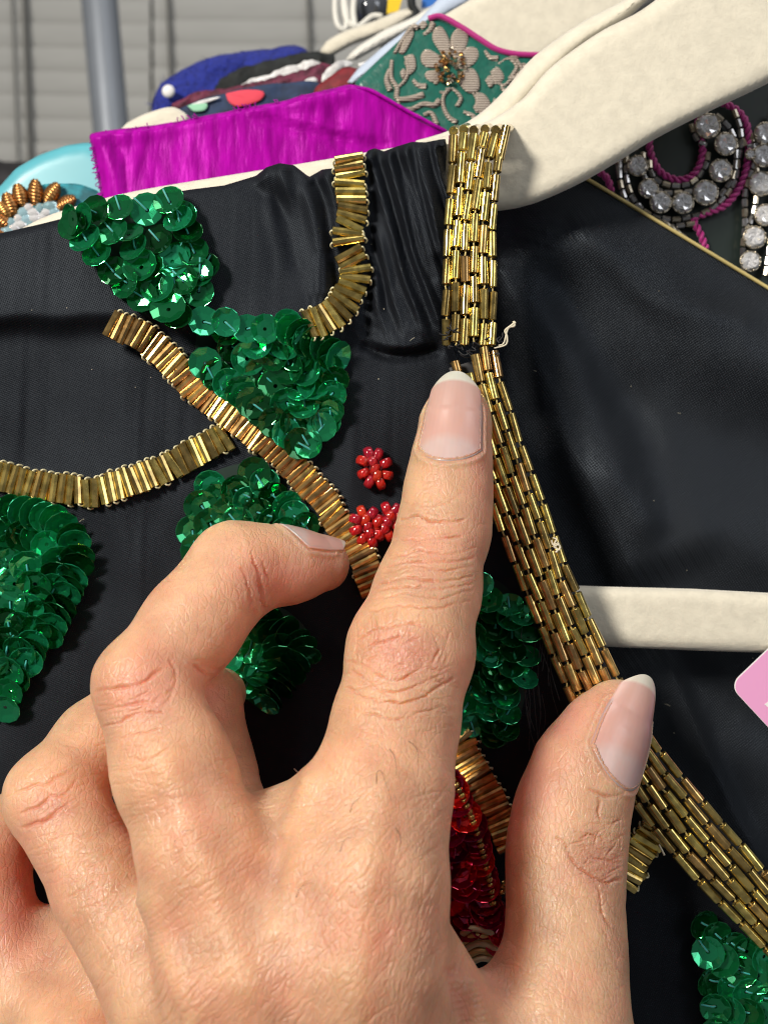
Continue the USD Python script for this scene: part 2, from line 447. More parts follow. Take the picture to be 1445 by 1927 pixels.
def bead_mesh(a, b, r, n=10):
    """hollow glass tube from a to b"""
    a, b = np.asarray(a, float), np.asarray(b, float)
    t = unit(b - a); x, y, _ = frame_of(t, [0.31, 0.2, 0.9] if abs(t[2]) < 0.9 else [1, 0.1, 0])
    ang = np.arange(n) * 2 * np.pi / n + 0.2
    ring = np.cos(ang)[:, None] * x + np.sin(ang)[:, None] * y
    e = 0.10
    prof = [(a + t * e * 1.2, r * 0.45), (a, r * 0.55), (a, r * 0.88), (a + t * e, r), (b - t * e, r), (b, r * 0.88), (b, r * 0.55), (b - t * e * 1.2, r * 0.45)]
    V = np.vstack([p + ring * q for p, q in prof]); f = []
    m = len(prof)
    for i in range(m - 1):
        for j in range(n):
            k = (j + 1) % n
            f += [(i * n + j, i * n + k, (i + 1) * n + k), (i * n + j, (i + 1) * n + k, (i + 1) * n + j)]
    V = np.vstack([V, a + t * e * 1.2, b - t * e * 1.2])
    for j in range(n):
        k = (j + 1) % n
        f += [(m * n, k, j), (m * n + 1, (m - 1) * n + j, (m - 1) * n + k)]
    return trimesh.Trimesh(V, np.array(f), process=False)


def trim(pts, length, pitch, look, lift=1.2, jitter=0.12, loops=1, skip=(), bow=None, hide=None):
    """row of bugle beads lying side by side across the path"""
    q = path(pts, step=pitch)
    t = unit(np.gradient(q, axis=0)); nrm = np.stack([-t[:, 1], t[:, 0]], 1)
    threads, beads = [], []
    grp = 0.0
    for i in range(len(q)):
        if i in skip: continue
        if i % 3 == 0: grp = rng.uniform(-1, 1)
        ja = rng.gauss(0, jitter); off = grp * 3 + rng.uniform(-1.2, 1.2)
        dv = nrm[i] * math.cos(ja) + t[i] * math.sin(ja)
        L = length * rng.uniform(0.93, 1.04) / 2
        c = q[i] + nrm[i] * off
        a, b = c - dv * L, c + dv * L
        da, db = front_depth(a[0], a[1]), front_depth(b[0], b[1])
        m = min(da, db, front_depth(c[0], c[1])) - lift + rng.uniform(-0.12, 0.12)
        tilt = rng.uniform(-0.18, 0.18)
        A, B = P(a[0], a[1], m + tilt), P(b[0], b[1], m - tilt)
        beads.append((A, B))
        for end, other in ((A, B), (B, A)):
            if end is A and loops < 0 or end is B and loops == 1 and rng.random() < 0.55: continue
            ax = unit(end - other); s = P(*(c + t[i] * pitch * 0.55), m) - P(*c, m)
            w = rng.uniform(0.25, 0.6)
            threads.append(tube(path([end - ax * 0.7 + [0, -0.25, 0], end + ax * 0.25 * w + s * 0.2 + [0, -0.7, 0], end + ax * w * 0.9 + s * 0.6 + [0, -0.1, 0], end + ax * 0.2 + s + [0, 0.5, 0]], n=8), 0.2, 5))
    root = obj('bead_trim', cat(threads), M['cream_thread'], dress, smooth=True)
    for A, B in beads:
        obj('bugle_bead', bead_mesh(A, B, pitch * 0.56 * scale_at(-2) * rng.uniform(0.93, 1.04)), M[look], root, smooth=35)
    return root


trim([(654, 297), (656, 322), (660, 352), (662, 382), (658, 410), (652, 432), (654, 452)], 58, 15.5, 'gold', 1.5, 0.12)
trim([(655, 478), (668, 506), (661, 540), (638, 578), (612, 602), (585, 613)], 58, 15.5, 'gold', 1.8, 0.08)
trim([(212, 606), (250, 625), (292, 650), (345, 700), (385, 745), (425, 775), (480, 815), (540, 868), (590, 922), (640, 985), (680, 1050), (705, 1110)], 56, 14.2, 'copper', 1.2, 0.04)
trim([(-20, 888), (40, 905), (100, 920), (165, 926), (230, 912), (300, 885), (360, 855), (422, 822)], 55, 15.5, 'gold', 1.2, 0.05)
trim([(850, 1385), (867, 1405), (887, 1440), (907, 1475), (927, 1510), (942, 1545), (962, 1590)], 58, 14.5, 'copper', 1.2, 0.06)
trim([(1172, 1660), (1202, 1606), (1230, 1562), (1240, 1545)], 58, 15.0, 'gold', 1.4, 0.06)

# ------------------------------------------------------------------ the beaded strap
strap_threads, strap_beads = [], []


def strap_run(axis, depth, half, ncol, blen, first=0.0, arc=2.2, over=False):
    """columns of bugle beads end to end; axis in pixels, depth (mm) along it"""
    ax = np.c_[np.asarray(axis, float), depth, half]
    q = path(ax, n=240)
    L = np.r_[0, np.cumsum(np.linalg.norm(np.diff(q[:, :2], axis=0), axis=1))]
    t = unit(np.gradient(q[:, :2], axis=0)); nr = np.stack([-t[:, 1], t[:, 0]], 1)
    for c in range(ncol):
        w = -1 + 2 * (c + 0.5) / ncol
        ph = w * math.radians(80)
        x = w
        s = first + rng.uniform(-0.45, -0.1) * blen + (c % 2) * blen * 0.5
        def at(s_):
            o = np.array([np.interp(s_, L, q[:, k]) for k in range(4)]); n_ = np.array([np.interp(s_, L, nr[:, k]) for k in range(2)])
            wob = 1.4 * math.sin(s_ / 60 + c * 0.5) + 0.5 * math.sin(s_ / 31 + c * 2.1)
            pp = o[:2] - n_ * (x * o[3] + wob)
            return P(pp[0], pp[1], o[2] - arc * math.cos(ph) + 0.25 * math.sin(s_ / 29 + c * 1.7))
        if over:        # the strap bends back over the hanger's top edge
            s = 8 - w * 15 + rng.uniform(-3, 3)
            p0 = at(s); q0, q1 = unP(p0)
            back = P(q0 + 7, q1 - 7, p0[1] + 7.5)
            strap_beads.append((p0 + [0, 0.3, 0.5], back))
            s += 2
            if c % 2: strap_beads.append((at(s + 2), at(s + blen * 0.55))); s += blen * 0.6
        while s < L[-1] - blen * 0.4:
            l = blen * rng.uniform(0.9, 1.06)
            if s > -blen * 0.3:
                j = np.array([rng.gauss(0, 0.06), rng.gauss(0, 0.12), 0])
                strap_beads.append((at(s + 2) + j, at(s + l - 2) - j))
                strap_threads.append(tube(np.array([at(s + l - 6), at(s + l + 1) + [rng.uniform(-.3, .3), -0.15, 0], at(s + l + rng.uniform(6, 10))]), 0.2, 5))
            s += l + rng.uniform(1, 6)


# over the hanger, then hanging to the break, then along the neckline
strap_run([(902, 240), (896, 275), (891, 340), (885, 430), (884, 520), (882, 650)], [-0.5, -1.0, -1.8, -2.2, -2.5, -2.5], [60, 54, 50, 50, 50, 52], 6, 57, 0, 2.2, over=True)
strap_run([(880, 660), (893, 715), (918, 790), (950, 880), (985, 980), (1022, 1080), (1058, 1160), (1092, 1235), (1125, 1310), (1165, 1385), (1210, 1450), (1262, 1516), (1318, 1584), (1385, 1658), (1450, 1728), (1530, 1810)],
          [-2, -2.5] + [-3] * 14, [59, 55, 53, 51, 51, 52, 53, 54, 54, 54, 57, 60, 60, 59, 58, 58], 6, 58, 0, 2.8)
def tape(pts, depth, half):
    q = path(np.c_[np.asarray(pts, float), depth, half], n=120)
    t = unit(np.gradient(q[:, :2], axis=0)); nr = np.stack([-t[:, 1], t[:, 0]], 1)
    rows = [P(q[:, 0] + nr[:, 0] * q[:, 3] * w, q[:, 1] + nr[:, 1] * q[:, 3] * w, q[:, 2] - 1.0 * (1 - w * w)) for w in np.linspace(-0.86, 0.86, 7)]
    return sheet(np.stack(rows, 0), 0.25)


TAPES = [tape([(889, 340), (885, 430), (884, 520), (882, 645)], [0.2, -0.6, -1, -1], [46, 46, 46, 48]),
         tape([(886, 680), (918, 790), (950, 880), (985, 980), (1022, 1080), (1058, 1160), (1092, 1235), (1125, 1310), (1165, 1385), (1210, 1450), (1262, 1516), (1318, 1584), (1385, 1658), (1450, 1728), (1530, 1810)], [-1.2] * 15, [50, 47, 46, 46, 48, 49, 50, 50, 51, 55, 58, 58, 57, 56, 56])]
# the end bead that has slipped over the hanger
strap_beads.append((P(953, 236, -2.5), P(940, 300, -2.2)))
strap = obj('bead_strap', cat(strap_threads), M['gold_thread'], dress, smooth=True)
for t_ in TAPES: obj('strap_tape', t_, M['thread_black'], dress, smooth=True)
for k, (A, B) in enumerate(strap_beads):
    copper = 0.12 + 0.85 * (abs(unP(A)[1] - 1245) < 48) + 0.2 * (abs(unP(A)[1] - 690) < 50)
    obj('strap_bead', bead_mesh(A, B, 0.97 * rng.uniform(0.94, 1.05), 12), M['copper' if rng.random() < copper else 'gold'], strap, smooth=35)

# torn threads at the break of the strap and further down
tn = []
for k in range(26):
    x, y = rng.uniform(835, 945), rng.uniform(622, 668)
    pts = [(x, y)]
    for _ in range(3): pts.append((pts[-1][0] + rng.uniform(-14, 14), pts[-1][1] + rng.uniform(-9, 9)))
    pts = path(pts, n=10); tn.append(tube(P(pts[:, 0], pts[:, 1], -4.5 + np.linspace(0, 1, 10) * rng.uniform(-1.2, 1)), 0.16, 5))
for k in range(22):
    x, y = rng.uniform(985, 1040), rng.uniform(1120, 1330)
    pts = path([(x, y), (x + rng.uniform(-6, 9), y + 45), (x + rng.uniform(-3, 22), y + rng.uniform(70, 110))], n=9)
    tn.append(tube(P(pts[:, 0], pts[:, 1], -2 - rng.uniform(0, 3) * np.linspace(0.3, 1, 9)), 0.09, 4))
obj('torn_thread', cat(tn), M['thread_black'], dress, smooth=True, kind='stuff')
wt = []
for pts in ([(930, 655), (952, 648), (954, 632), (950, 622), (962, 612), (970, 606)], [(938, 650), (948, 645), (956, 618), (968, 613), (966, 604)], [(1040, 1012), (1047, 1015), (1044, 1022), (1051, 1026)], [(1046, 1018), (1042, 1028), (1049, 1034), (1046, 1040)], [(1049, 1020), (1054, 1030), (1050, 1036)], [(1038, 1016), (1040, 1024), (1047, 1028)],
            [(553, 1447), (562, 1455), (575, 1460), (590, 1462)], [(1240, 1590), (1246, 1602), (1250, 1610)]):
    q = path(pts, n=24); wt.append(tube(P(q[:, 0], q[:, 1], -5.5), np.linspace(0.14, 0.24, 24), 6))
obj('loose_thread', cat(wt), M['white_thread'], dress, smooth=True, kind='stuff')
lint = []
for k in range(46):
    if k % 2: x, y = rng.uniform(0, 840), rng.uniform(420, 1300); dd = float(front_depth(x, y)) - 0.25
    else: x, y = rng.uniform(980, 1440), rng.uniform(480, 1900); dd = float(back_depth(np.array([x]), np.array([y]))[0]) - 0.25
    t_ = rng.uniform(0, 6.28); L_ = rng.choice((1, 1, 1.5, 2, 7, 11))
    q = path([(x, y), (x + L_ * math.cos(t_) * .5 + rng.uniform(-1, 1), y + L_ * math.sin(t_) * .5 + rng.uniform(-1, 1)), (x + L_ * math.cos(t_), y + L_ * math.sin(t_))], n=5)
    lint.append(tube(P(q[:, 0], q[:, 1], dd), 0.034 if L_ > 3 else 0.06, 4))
obj('lint', cat(lint), M['white_thread'], dress, kind='stuff')

# ------------------------------------------------------------------ sequin leaves
def sequin_template(facets=8, rise=0.17):
    """cupped sequin of unit radius: round rim, flat middle cut by straight facets, a hole"""
    n = facets * 2
    a = np.arange(n) * 2 * np.pi / n
    flat = np.where(np.arange(n) % 2 == 0, 1.0, math.cos(math.pi / facets))
    ring = lambda r, z: np.c_[np.cos(a) * r, np.sin(a) * r, np.broadcast_to(z, n)]
    prof = [(0.12 + 0 * a, 0.0), (0.60 * flat, 0.03), (0.95 + 0 * a, rise * np.where(np.arange(n) % 2 == 0, 0.92, 1.05)), (1.0 + 0 * a, rise)]
    top = [ring(r, z) for r, z in prof]; bot = [ring(r, z - 0.03) for r, z in prof]
    V = np.vstack(top + bot[::-1]); f = []; m = 8
    for i in range(m):
        k = (i + 1) % m
        for j in range(n):
            l = (j + 1) % n
            f += [(i * n + j, k * n + j, k * n + l), (i * n + j, k * n + l, i * n + l)]
    return V, np.array(f)


SEQ = [sequin_template(8, 0.24), sequin_template(7, 0.3), sequin_template(6, 0.2)]
sequin_total = 0


def leaf(name, part, look, netlook, chains, diam=66, net=None, depth=None, thread='teal_thread', seed=1):
    """chains: (pixel polyline, count, tilt degrees, +1 earlier lies over later / -1 the other way, diameter or None)"""
    g = random.Random(seed); depth = depth or front_depth
    items, threads = [], []
    for ci, (pts, n, tilt, over, dm) in enumerate(chains):
        q = path(pts, n=n) if n > 1 else np.array([pts[0]])
        tg = unit(np.gradient(q, axis=0)) if n > 1 else np.array([[0.5, 0.8]])
        for i in range(n):
            px, py = q[i] + np.array([g.uniform(-3, 3), g.uniform(-3, 3)])
            dd = float(depth(px, py)) - 0.9 - g.uniform(0, 0.7) - 0.12 * ci
            r = (dm or diam) * 0.505 * scale_at(dd) * g.uniform(0.94, 1.05)
            th = math.radians(tilt + g.gauss(0, 5)) * over
            dirv = np.array([tg[i][0], 0, -tg[i][1]])
            # normal leans away from the raised edge
            n_ = unit(np.array([0, -1.0, 0]) * math.cos(th) - dirv * math.sin(th) + np.array([g.gauss(0, .10), 0, g.gauss(0, .10)]))
            x, y, z = frame_of(n_, unit(np.array([g.uniform(-1, 1), 0.2, g.uniform(-1, 1)])))
            V, f = SEQ[g.randrange(3)]
            c = P(px, py, dd - abs(math.sin(th)) * r * 0.75)
            items.append((c + r * (V[:, :1] * x + V[:, 1:2] * y + V[:, 2:] * z), f))
            if g.random() < 0.75 and tilt < 40:
                e = unit(-dirv * over + 0.4 * np.array([g.uniform(-1, 1), 0, g.uniform(-1, 1)]))
                e = e - n_ * np.dot(e, n_)
                threads.append(tube(np.array([c - n_ * 0.2, c + n_ * 0.3 + e * r * 0.15, c + n_ * (0.25 + .1 * r) + e * r * 0.6, c + n_ * 0.22 * r + e * r]), 0.2, 5))
    q = path(net + [net[0]], n=60)
    mid = q.mean(0); rings = [mid + (q[:-1] - mid) * s for s in (0.02, 0.35, 0.7, 1.0)]
    G = np.stack([P(r_[:, 0], r_[:, 1], np.asarray(depth(r_[:, 0], r_[:, 1])) - 0.55) for r_ in rings], 1)
    G = np.concatenate([G, G[:1]], 0)
    root = obj(name, sheet(G, 0.25), M[netlook], dress, smooth=True)
    for V, f in items:
        obj(part, (V, f), M[look], root)
    if threads: obj('stitch_thread', cat(threads), M[thread], root, smooth=True, kind='stuff')
    return root


leaf('sequin_leaf', 'sequin', 'sequin', 'net', [
    ([(330, 480), (328, 545), (332, 596)], 3, 14, 1, 60),
    ([(385, 505), (374, 548)], 2, 12, 1, 58),
    ([(265, 500), (300, 545), (318, 585)], 3, 18, 1, None),
    ([(345, 405), (358, 445), (370, 485), (376, 515)], 4, 16, 1, 58),
    ([(300, 450), (325, 490), (345, 530)], 3, 15, 1, 62),
    ([(140, 425), (172, 465), (203, 502), (236, 530), (270, 556)], 6, 20, 1, 62),
    ([(182, 400), (215, 433), (252, 468), (282, 505)], 4, 24, 1, 62),
    ([(138, 412), (160, 405)], 2, 50, 1, 56),
    ([(225, 390), (240, 430), (245, 440)], 2, 35, 1, 60),
    ([(318, 378), (335, 412)], 2, 20, 1, 60),
    ([(278, 395)], 1, 8, 1, 66)],
    net=[(125, 415), (200, 390), (330, 372), (390, 540), (330, 600), (220, 530)], seed=2)
leaf('sequin_leaf', 'sequin', 'sequin', 'net', [
    ([(385, 605), (425, 622)], 2, 12, -1, 58), ([(425, 605), (478, 622), (540, 612)], 4, 20, -1, 56),
    ([(545, 618), (575, 638), (605, 652), (632, 668)], 7, 48, -1, 62),
    ([(620, 690), (632, 720), (622, 752), (612, 790)], 5, 25, -1, 56),
    ([(540, 650), (572, 690), (588, 730)], 4, 22, 1, 62), ([(485, 650), (530, 684), (560, 720), (575, 770)], 5, 14, 1, 62),
    ([(435, 652), (472, 682), (505, 712), (535, 748), (556, 790)], 6, 14, -1, 62),
    ([(384, 684), (420, 718), (452, 738), (480, 762), (508, 786), (535, 812), (562, 832)], 9, 17, -1, 60),
    ([(580, 838)], 1, 8, 1, 56), ([(606, 804)], 1, 8, 1, 58)],
    net=[(372, 595), (470, 610), (560, 610), (640, 640), (640, 730), (590, 850), (540, 830), (420, 735), (370, 690)], seed=3)
leaf('sequin_leaf', 'sequin', 'sequin', 'net', [
    ([(20, 962), (60, 965), (100, 978), (130, 1000), (146, 1030), (146, 1065), (132, 1105), (110, 1150), (92, 1190)], 17, 40, -1, 62),
    ([(8, 1330), (22, 1295), (45, 1255), (66, 1220)], 5, 28, 1, 62),
    ([(10, 1000), (50, 1008), (88, 1022), (110, 1052), (110, 1085), (90, 1125), (76, 1165), (64, 1205)], 11, 34, -1, 62),
    ([(-5, 1000), (40, 1045), (62, 1085), (60, 1130), (44, 1170), (40, 1215), (20, 1260)], 8, 20, -1, 64),
    ([(-20, 1060), (15, 1060), (30, 1100), (12, 1150), (15, 1200), (-5, 1240)], 7, 14, -1, 66), ([(-30, 1000), (-35, 1100), (-30, 1200)], 5, 14, 1, 64)],
    net=[(-40, 950), (60, 950), (140, 990), (160, 1060), (110, 1190), (20, 1330), (-40, 1350)], seed=4)
leaf('sequin_leaf', 'sequin', 'sequin', 'net', [
    ([(478, 888), (500, 912), (524, 938), (548, 962), (572, 990)], 6, 22, -1, 60), ([(442, 925), (470, 948), (498, 972), (528, 996), (556, 1018)], 6, 24, -1, 60),
    ([(398, 912), (415, 945), (440, 975), (470, 1000)], 5, 18, -1, 62), ([(378, 955), (395, 985), (420, 1010)], 3, 14, -1, 64), ([(362, 1000), (372, 1035), (400, 1060)], 3, 12, -1, 62)],
    net=[(470, 865), (520, 910), (595, 990), (560, 1040), (400, 1080), (345, 1040), (385, 905)], seed=5)
leaf('sequin_leaf', 'sequin', 'sequin', 'net', [
    ([(525, 1170), (545, 1190), (565, 1205), (578, 1225), (560, 1250), (545, 1275), (522, 1300), (505, 1322)], 11, 52, -1, 58),
    ([(500, 1160), (520, 1200), (530, 1235), (515, 1265), (490, 1300)], 7, 40, -1, 60),
    ([(490, 1190), (470, 1225), (455, 1250)], 3, 14, 1, 60), ([(500, 1240), (480, 1275), (462, 1290)], 3, 18, 1, 56), ([(470, 1130), (440, 1180), (430, 1240)], 4, 15, 1, 60)],
    net=[(440, 1120), (540, 1150), (590, 1220), (540, 1290), (490, 1330), (430, 1270)], seed=6)
leaf('sequin_leaf', 'sequin', 'sequin', 'net', [
    ([(905, 1105), (925, 1140), (932, 1180), (920, 1220), (930, 1260), (912, 1300), (925, 1345), (930, 1385)], 12, 30, 1, 56),
    ([(880, 1120), (890, 1170), (885, 1220), (890, 1270), (878, 1320), (885, 1360)], 8, 22, -1, 58), ([(958, 1140), (962, 1190), (960, 1240), (952, 1290), (955, 1340), (948, 1372)], 9, 38, 1, 54),
    ([(985, 1160), (992, 1220), (985, 1280)], 4, 45, 1, 52)],
    net=[(870, 1090), (940, 1095), (1000, 1180), (990, 1300), (955, 1400), (890, 1400), (850, 1340)], seed=7)
leaf('sequin_leaf', 'sequin', 'sequin', 'net', [
    ([(1322, 1735), (1355, 1765), (1395, 1785), (1440, 1800)], 5, 18, -1, 58), ([(1330, 1790), (1370, 1812), (1410, 1830), (1460, 1845)], 5, 20, 1, 62),
    ([(1338, 1845), (1378, 1858), (1420, 1872), (1465, 1885)], 5, 16, -1, 62), ([(1345, 1895), (1390, 1905), (1430, 1915), (1470, 1930)], 5, 22, 1, 60), ([(1352, 1945), (1400, 1955), (1450, 1965)], 4, 18, 1, 62)],
    net=[(1315, 1715), (1400, 1765), (1480, 1790), (1500, 1960), (1350, 1970), (1325, 1850)], seed=8)

# ------------------------------------------------------------------ red berries and the red petal
def seed_bead(c, axis, r, hole=0.4, n=10, m=7):
    x, y, z = frame_of(axis, [0.3, 0.8, 0.52])
    a = np.arange(n) * 2 * np.pi / n; b = np.arange(m) * 2 * np.pi / m
    rr = r * (0.66 + 0.34 * np.cos(b)); zz = r * 0.62 * np.sin(b)
    V = (rr[None, :, None] * (np.cos(a)[:, None, None] * x + np.sin(a)[:, None, None] * y) + zz[None, :, None] * z).reshape(-1, 3) + c
    f = []
    for i in range(n):
        for j in range(m):
            k, l = (i + 1) % n, (j + 1) % m
            f += [(i * m + j, k * m + j, k * m + l), (i * m + j, k * m + l, i * m + l)]
    return trimesh.Trimesh(V, np.array(f), process=False)


for (bx_, by_, rx, ry, rot) in ((705, 882, 22, 29, -0.35), (691, 991, 21, 29, -0.3), (729, 983, 20, 28, 0.5)):
    core = []
    d0 = float(front_depth(bx_, by_)) - 1.6
    for k in range(7):
        pts = [(bx_ + rng.uniform(-20, 20), by_ + rng.uniform(-26, 26), d0 - rng.uniform(0.2, 1.6)) for _ in range(4)]
        core.append(tube(np.array([P(*p) for p in path(pts, n=8)]), 0.09, 4))
    e = trimesh.creation.icosphere(2); e.apply_scale([rx * .1, 1.1, ry * .1]); e.apply_translation(P(bx_, by_, d0 + 0.5)); core.append(e)
    root = obj('berry', cat(core), M['red_net'], dress, smooth=True)
    for k in range(8):
        a = k / 8 * 2 * math.pi + rng.uniform(-.1, .1)
        ex_, ey_ = rx * math.cos(a), ry * math.sin(a)
        X = bx_ + ex_ * math.cos(rot) - ey_ * math.sin(rot); Y = by_ + ex_ * math.sin(rot) + ey_ * math.cos(rot)
        tx = -rx * math.sin(a); ty = ry * math.cos(a)
        ax_ = [tx * math.cos(rot) - ty * math.sin(rot), rng.uniform(-3, 3), -(tx * math.sin(rot) + ty * math.cos(rot))]
        obj('seed_bead', seed_bead(P(X, Y, d0 - 0.2), ax_, 1.62 * rng.uniform(0.92, 1.08)), M['red_bead'], root, smooth=True)
    for k in range(3):
        a = rot + math.pi / 2
        X, Y = bx_ + (k - 1) * 13 * math.cos(a) * 0.9, by_ + (k - 1) * 13 * math.sin(a)
        obj('seed_bead', seed_bead(P(X, Y, d0 - 0.9), [1, .2, rng.uniform(-.6, .6)], 1.5), M['red_bead'], root, smooth=True)

petal = leaf('red_petal', 'red_sequin', 'sequin_red', 'red_net', [
    ([(822, 1460), (855, 1490), (880, 1545), (900, 1610), (912, 1680), (910, 1740)], 14, 26, 1, 62), ([(815, 1500), (840, 1550), (862, 1620), (876, 1690), (880, 1745)], 11, 24, 1, 64),
    ([(790, 1520), (815, 1580), (838, 1650), (850, 1720)], 8, 18, 1, 66), ([(925, 1720), (945, 1745), (935, 1780)], 4, 35, 1, 58), ([(770, 1500), (780, 1580), (800, 1680)], 5, 18, 1, 64)],
    net=[(780, 1440), (850, 1465), (905, 1570), (925, 1690), (975, 1720), (960, 1800), (880, 1790), (800, 1700)], thread='gold_thread', seed=9)
q = path([(838, 1452), (858, 1478), (875, 1510), (893, 1555), (908, 1605), (920, 1655), (927, 1700)], step=11)
for i in range(len(q)):
    obj('edge_bead', seed_bead(P(q[i][0], q[i][1], float(front_depth(*q[i])) - 3.6), [q[min(i + 1, len(q) - 1)][0] - q[max(i - 1, 0)][0], 0, q[max(i - 1, 0)][1] - q[min(i + 1, len(q) - 1)][1]], 0.85), M['gold'], petal, smooth=True)
for k in range(9):
    obj('edge_bead', seed_bead(P(948 + rng.uniform(-10, 10), 1665 + rng.uniform(-14, 20), -1.5 - rng.uniform(0, 1.6)), [rng.uniform(-1, 1), rng.uniform(-1, 1), rng.uniform(-1, 1)], 0.75), M['gold'], petal, smooth=True)
for k in range(5):
    y = 1752 + k * 14
    q = path([(868 + k * 3, y + 8), (890 + k * 4, y - 4), (915 + k * 4, y + 2), (936 + k * 2, y + 14)], n=14)
    obj('stem_coil', tube(P(q[:, 0], q[:, 1], -3.0 + 1.0 * np.linspace(-1, 1, 14)**2), 0.72, 8), M['gold_thread' if k % 2 else 'cream_thread'], petal, smooth=True)

# ------------------------------------------------------------------ the cream velvet hanger inside the dress
def fuzz(mesh, n, length, seed=1, width=0.022):
    """short velvet hairs standing off a surface (mm), as one thin-triangle mesh"""
    g = np.random.default_rng(seed)
    m = trimesh.Trimesh(mesh.vertices, mesh.faces, process=False)
    pts, fi = trimesh.sample.sample_surface(m, n, seed=seed)
    nn = unit(m.face_normals[fi] + g.normal(0, 0.45, (n, 3)))
    side = unit(np.cross(nn, g.normal(0, 1, (n, 3)))) * width
    L = length * g.uniform(0.4, 1.2, (n, 1))
    V = np.stack([pts - side - nn * .05, pts + side - nn * .05, pts + nn * L], 1).reshape(-1, 3)
    return trimesh.Trimesh(V, np.arange(3 * n).reshape(-1, 3), process=False)


hanger = thing('velvet_hanger', 'cream velvet hanger inside the black dress, its lower bar showing at right', 'hanger')
arm_top = path([(-40, 476), (0, 455), (50, 424), (110, 398), (240, 362), (400, 334), (560, 308), (700, 284), (790, 267), (860, 245), (910, 215), (955, 172), (1000, 118), (1050, 78), (1110, 38), (1180, 2), (1260, -60), (1330, -110)], n=60)
arm_low = path([(1560, 90), (1445, 156), (1340, 206), (1230, 262), (1150, 311), (1080, 350), (1000, 384), (940, 396), (880, 398), (780, 392), (600, 420), (300, 480), (60, 560), (0, 570), (-30, 540)], n=50)
arm_in = arm_top + np.clip((arm_top[:, :1] - 850) / 110, 0, 1) * np.array([[27, 16]])
front_arm = rounded_slab(np.vstack([arm_in, [(1560, -110)], arm_low]), 11.5, 8.0, 3.4, 1.0, slope=-0.004)
obj('arm', front_arm, M['velvet'], hanger, smooth=True)
# stitched ridge: the narrow back half of the moulded arm, set a little higher
ridge_low = path([(1445, -100), (1250, -20), (1180, 35), (1110, 80), (1060, 122), (1010, 175), (965, 225), (925, 262), (880, 290), (800, 320)], n=40)
ridge_top = arm_top[(arm_top[:, 0] > 760)] + [-5, -4]
obj('arm_rim', rounded_slab(np.vstack([ridge_top, ridge_low]), 18.0, 8.5, 3.4, 1.0, slope=-0.004), M['velvet'], hanger, smooth=True)
bar = rounded_slab([(1030, 1100), (1140, 1104), (1300, 1108), (1600, 1124), (1600, 1236), (1445, 1229), (1300, 1224), (1140, 1217), (1030, 1212)], 12.0, 7.0, 3.0, 0.8, slope=-0.003)
obj('trouser_bar', bar, M['velvet'], hanger, smooth=True)
fz = cat([fuzz(front_arm, 80000, 0.55, 3), fuzz(bar, 22000, 0.55, 4)])
obj('velvet_pile', fz, M['velvet'], hanger, kind='stuff')

# ------------------------------------------------------------------ pink tag
tagm = plain('pink_card', (0.80, 0.36, 0.62), 0.45)
M['white_card'] = plain('white_card', (0.82, 0.80, 0.80), 0.6)
tg = thing('price_tag', 'pink card tag with rounded corners at the right edge, in front of the black cloth', 'tag')


def round_poly(pts, r, n=8):
    from shapely.geometry import Polygon
    p = Polygon(pts).buffer(-r).buffer(r, quad_segs=n)
    return np.array(p.exterior.coords)[:-1]


q = np.asarray(round_poly([(1372, 1290), (1470, 1196), (1600, 1330), (1500, 1428)], 24))
s = scale_at(6)
from shapely.geometry import Polygon
def card(q, d, thick):
    m = trimesh.creation.extrude_polygon(Polygon(np.c_[q[:, 0], -q[:, 1]]), 1.0, engine='earcut')
    v = m.vertices; return trimesh.Trimesh(P(v[:, 0], -v[:, 1], d - v[:, 2] * thick), m.faces, process=False)


obj('card_core', card(q, 6, 0.5), M['white_card'], tg)
obj('card_face', card(q + [2.2, 1.2], 5.49, 0.06), tagm, tg)
obj('printed_mark', card(np.array([(1438, 1326), (1452, 1316), (1462, 1330), (1446, 1332)]), 5.42, 0.05), M['white_card'], tg)

# ------------------------------------------------------------------ garments behind
def patch(name, poly, d, material, parent=None, nap=0, naplen=1.4, thick=3.0, radius=1.4, res=1.2, slope=0.0, x0=700, fn=None, **kw):
    m = rounded_slab(poly, d, thick, radius, res, slope, x0)
    if fn is not None:
        v = m.vertices.copy(); px, py = unP(v); v[:, 1] += fn(px, py); m = trimesh.Trimesh(v, m.faces, process=False)
    o = obj(name, m, material, parent, smooth=True, **kw)
    if nap: obj('nap', fuzz(m, nap, naplen, 7, 0.07), material, parent, kind='stuff')
    return o


# rhinestone garment at right
M['bottle'] = plain('dark_green_silk', (0.0025, 0.011, 0.0085), 0.5, sheen_weight=0.15)
M['magenta_cord'] = plain('magenta_cord', (0.42, 0.012, 0.19), 0.5, sheen_weight=0.3, rand=0.1)
M['crystal'] = plain('crystal', (0.86, 0.86, 0.88), 0.04, 0.42, coat_weight=1.0)
M['silver'] = plain('antique_silver', (0.5, 0.44, 0.34), 0.28, 0.95)
M['grey_bead'] = plain('grey_lined_glass', (0.34, 0.33, 0.33), 0.16, 0.85, coat_weight=0.6, rand=0.35)
M['bronze_coil'] = plain('bronze_coil', (0.40, 0.19, 0.06), 0.3, 0.85, rand=0.2)
rs = thing('rhinestone_garment', 'dark green garment set with round rhinestones and magenta cord, at the right edge', 'garment')
DR = 33
patch('cloth', [(1085, 300), (1160, 270), (1300, 190), (1500, 100), (1600, 90), (1600, 700), (1445, 620), (1200, 470)], DR + 2, M['bottle'], rs, thick=3.0, radius=1.2, res=1.5)


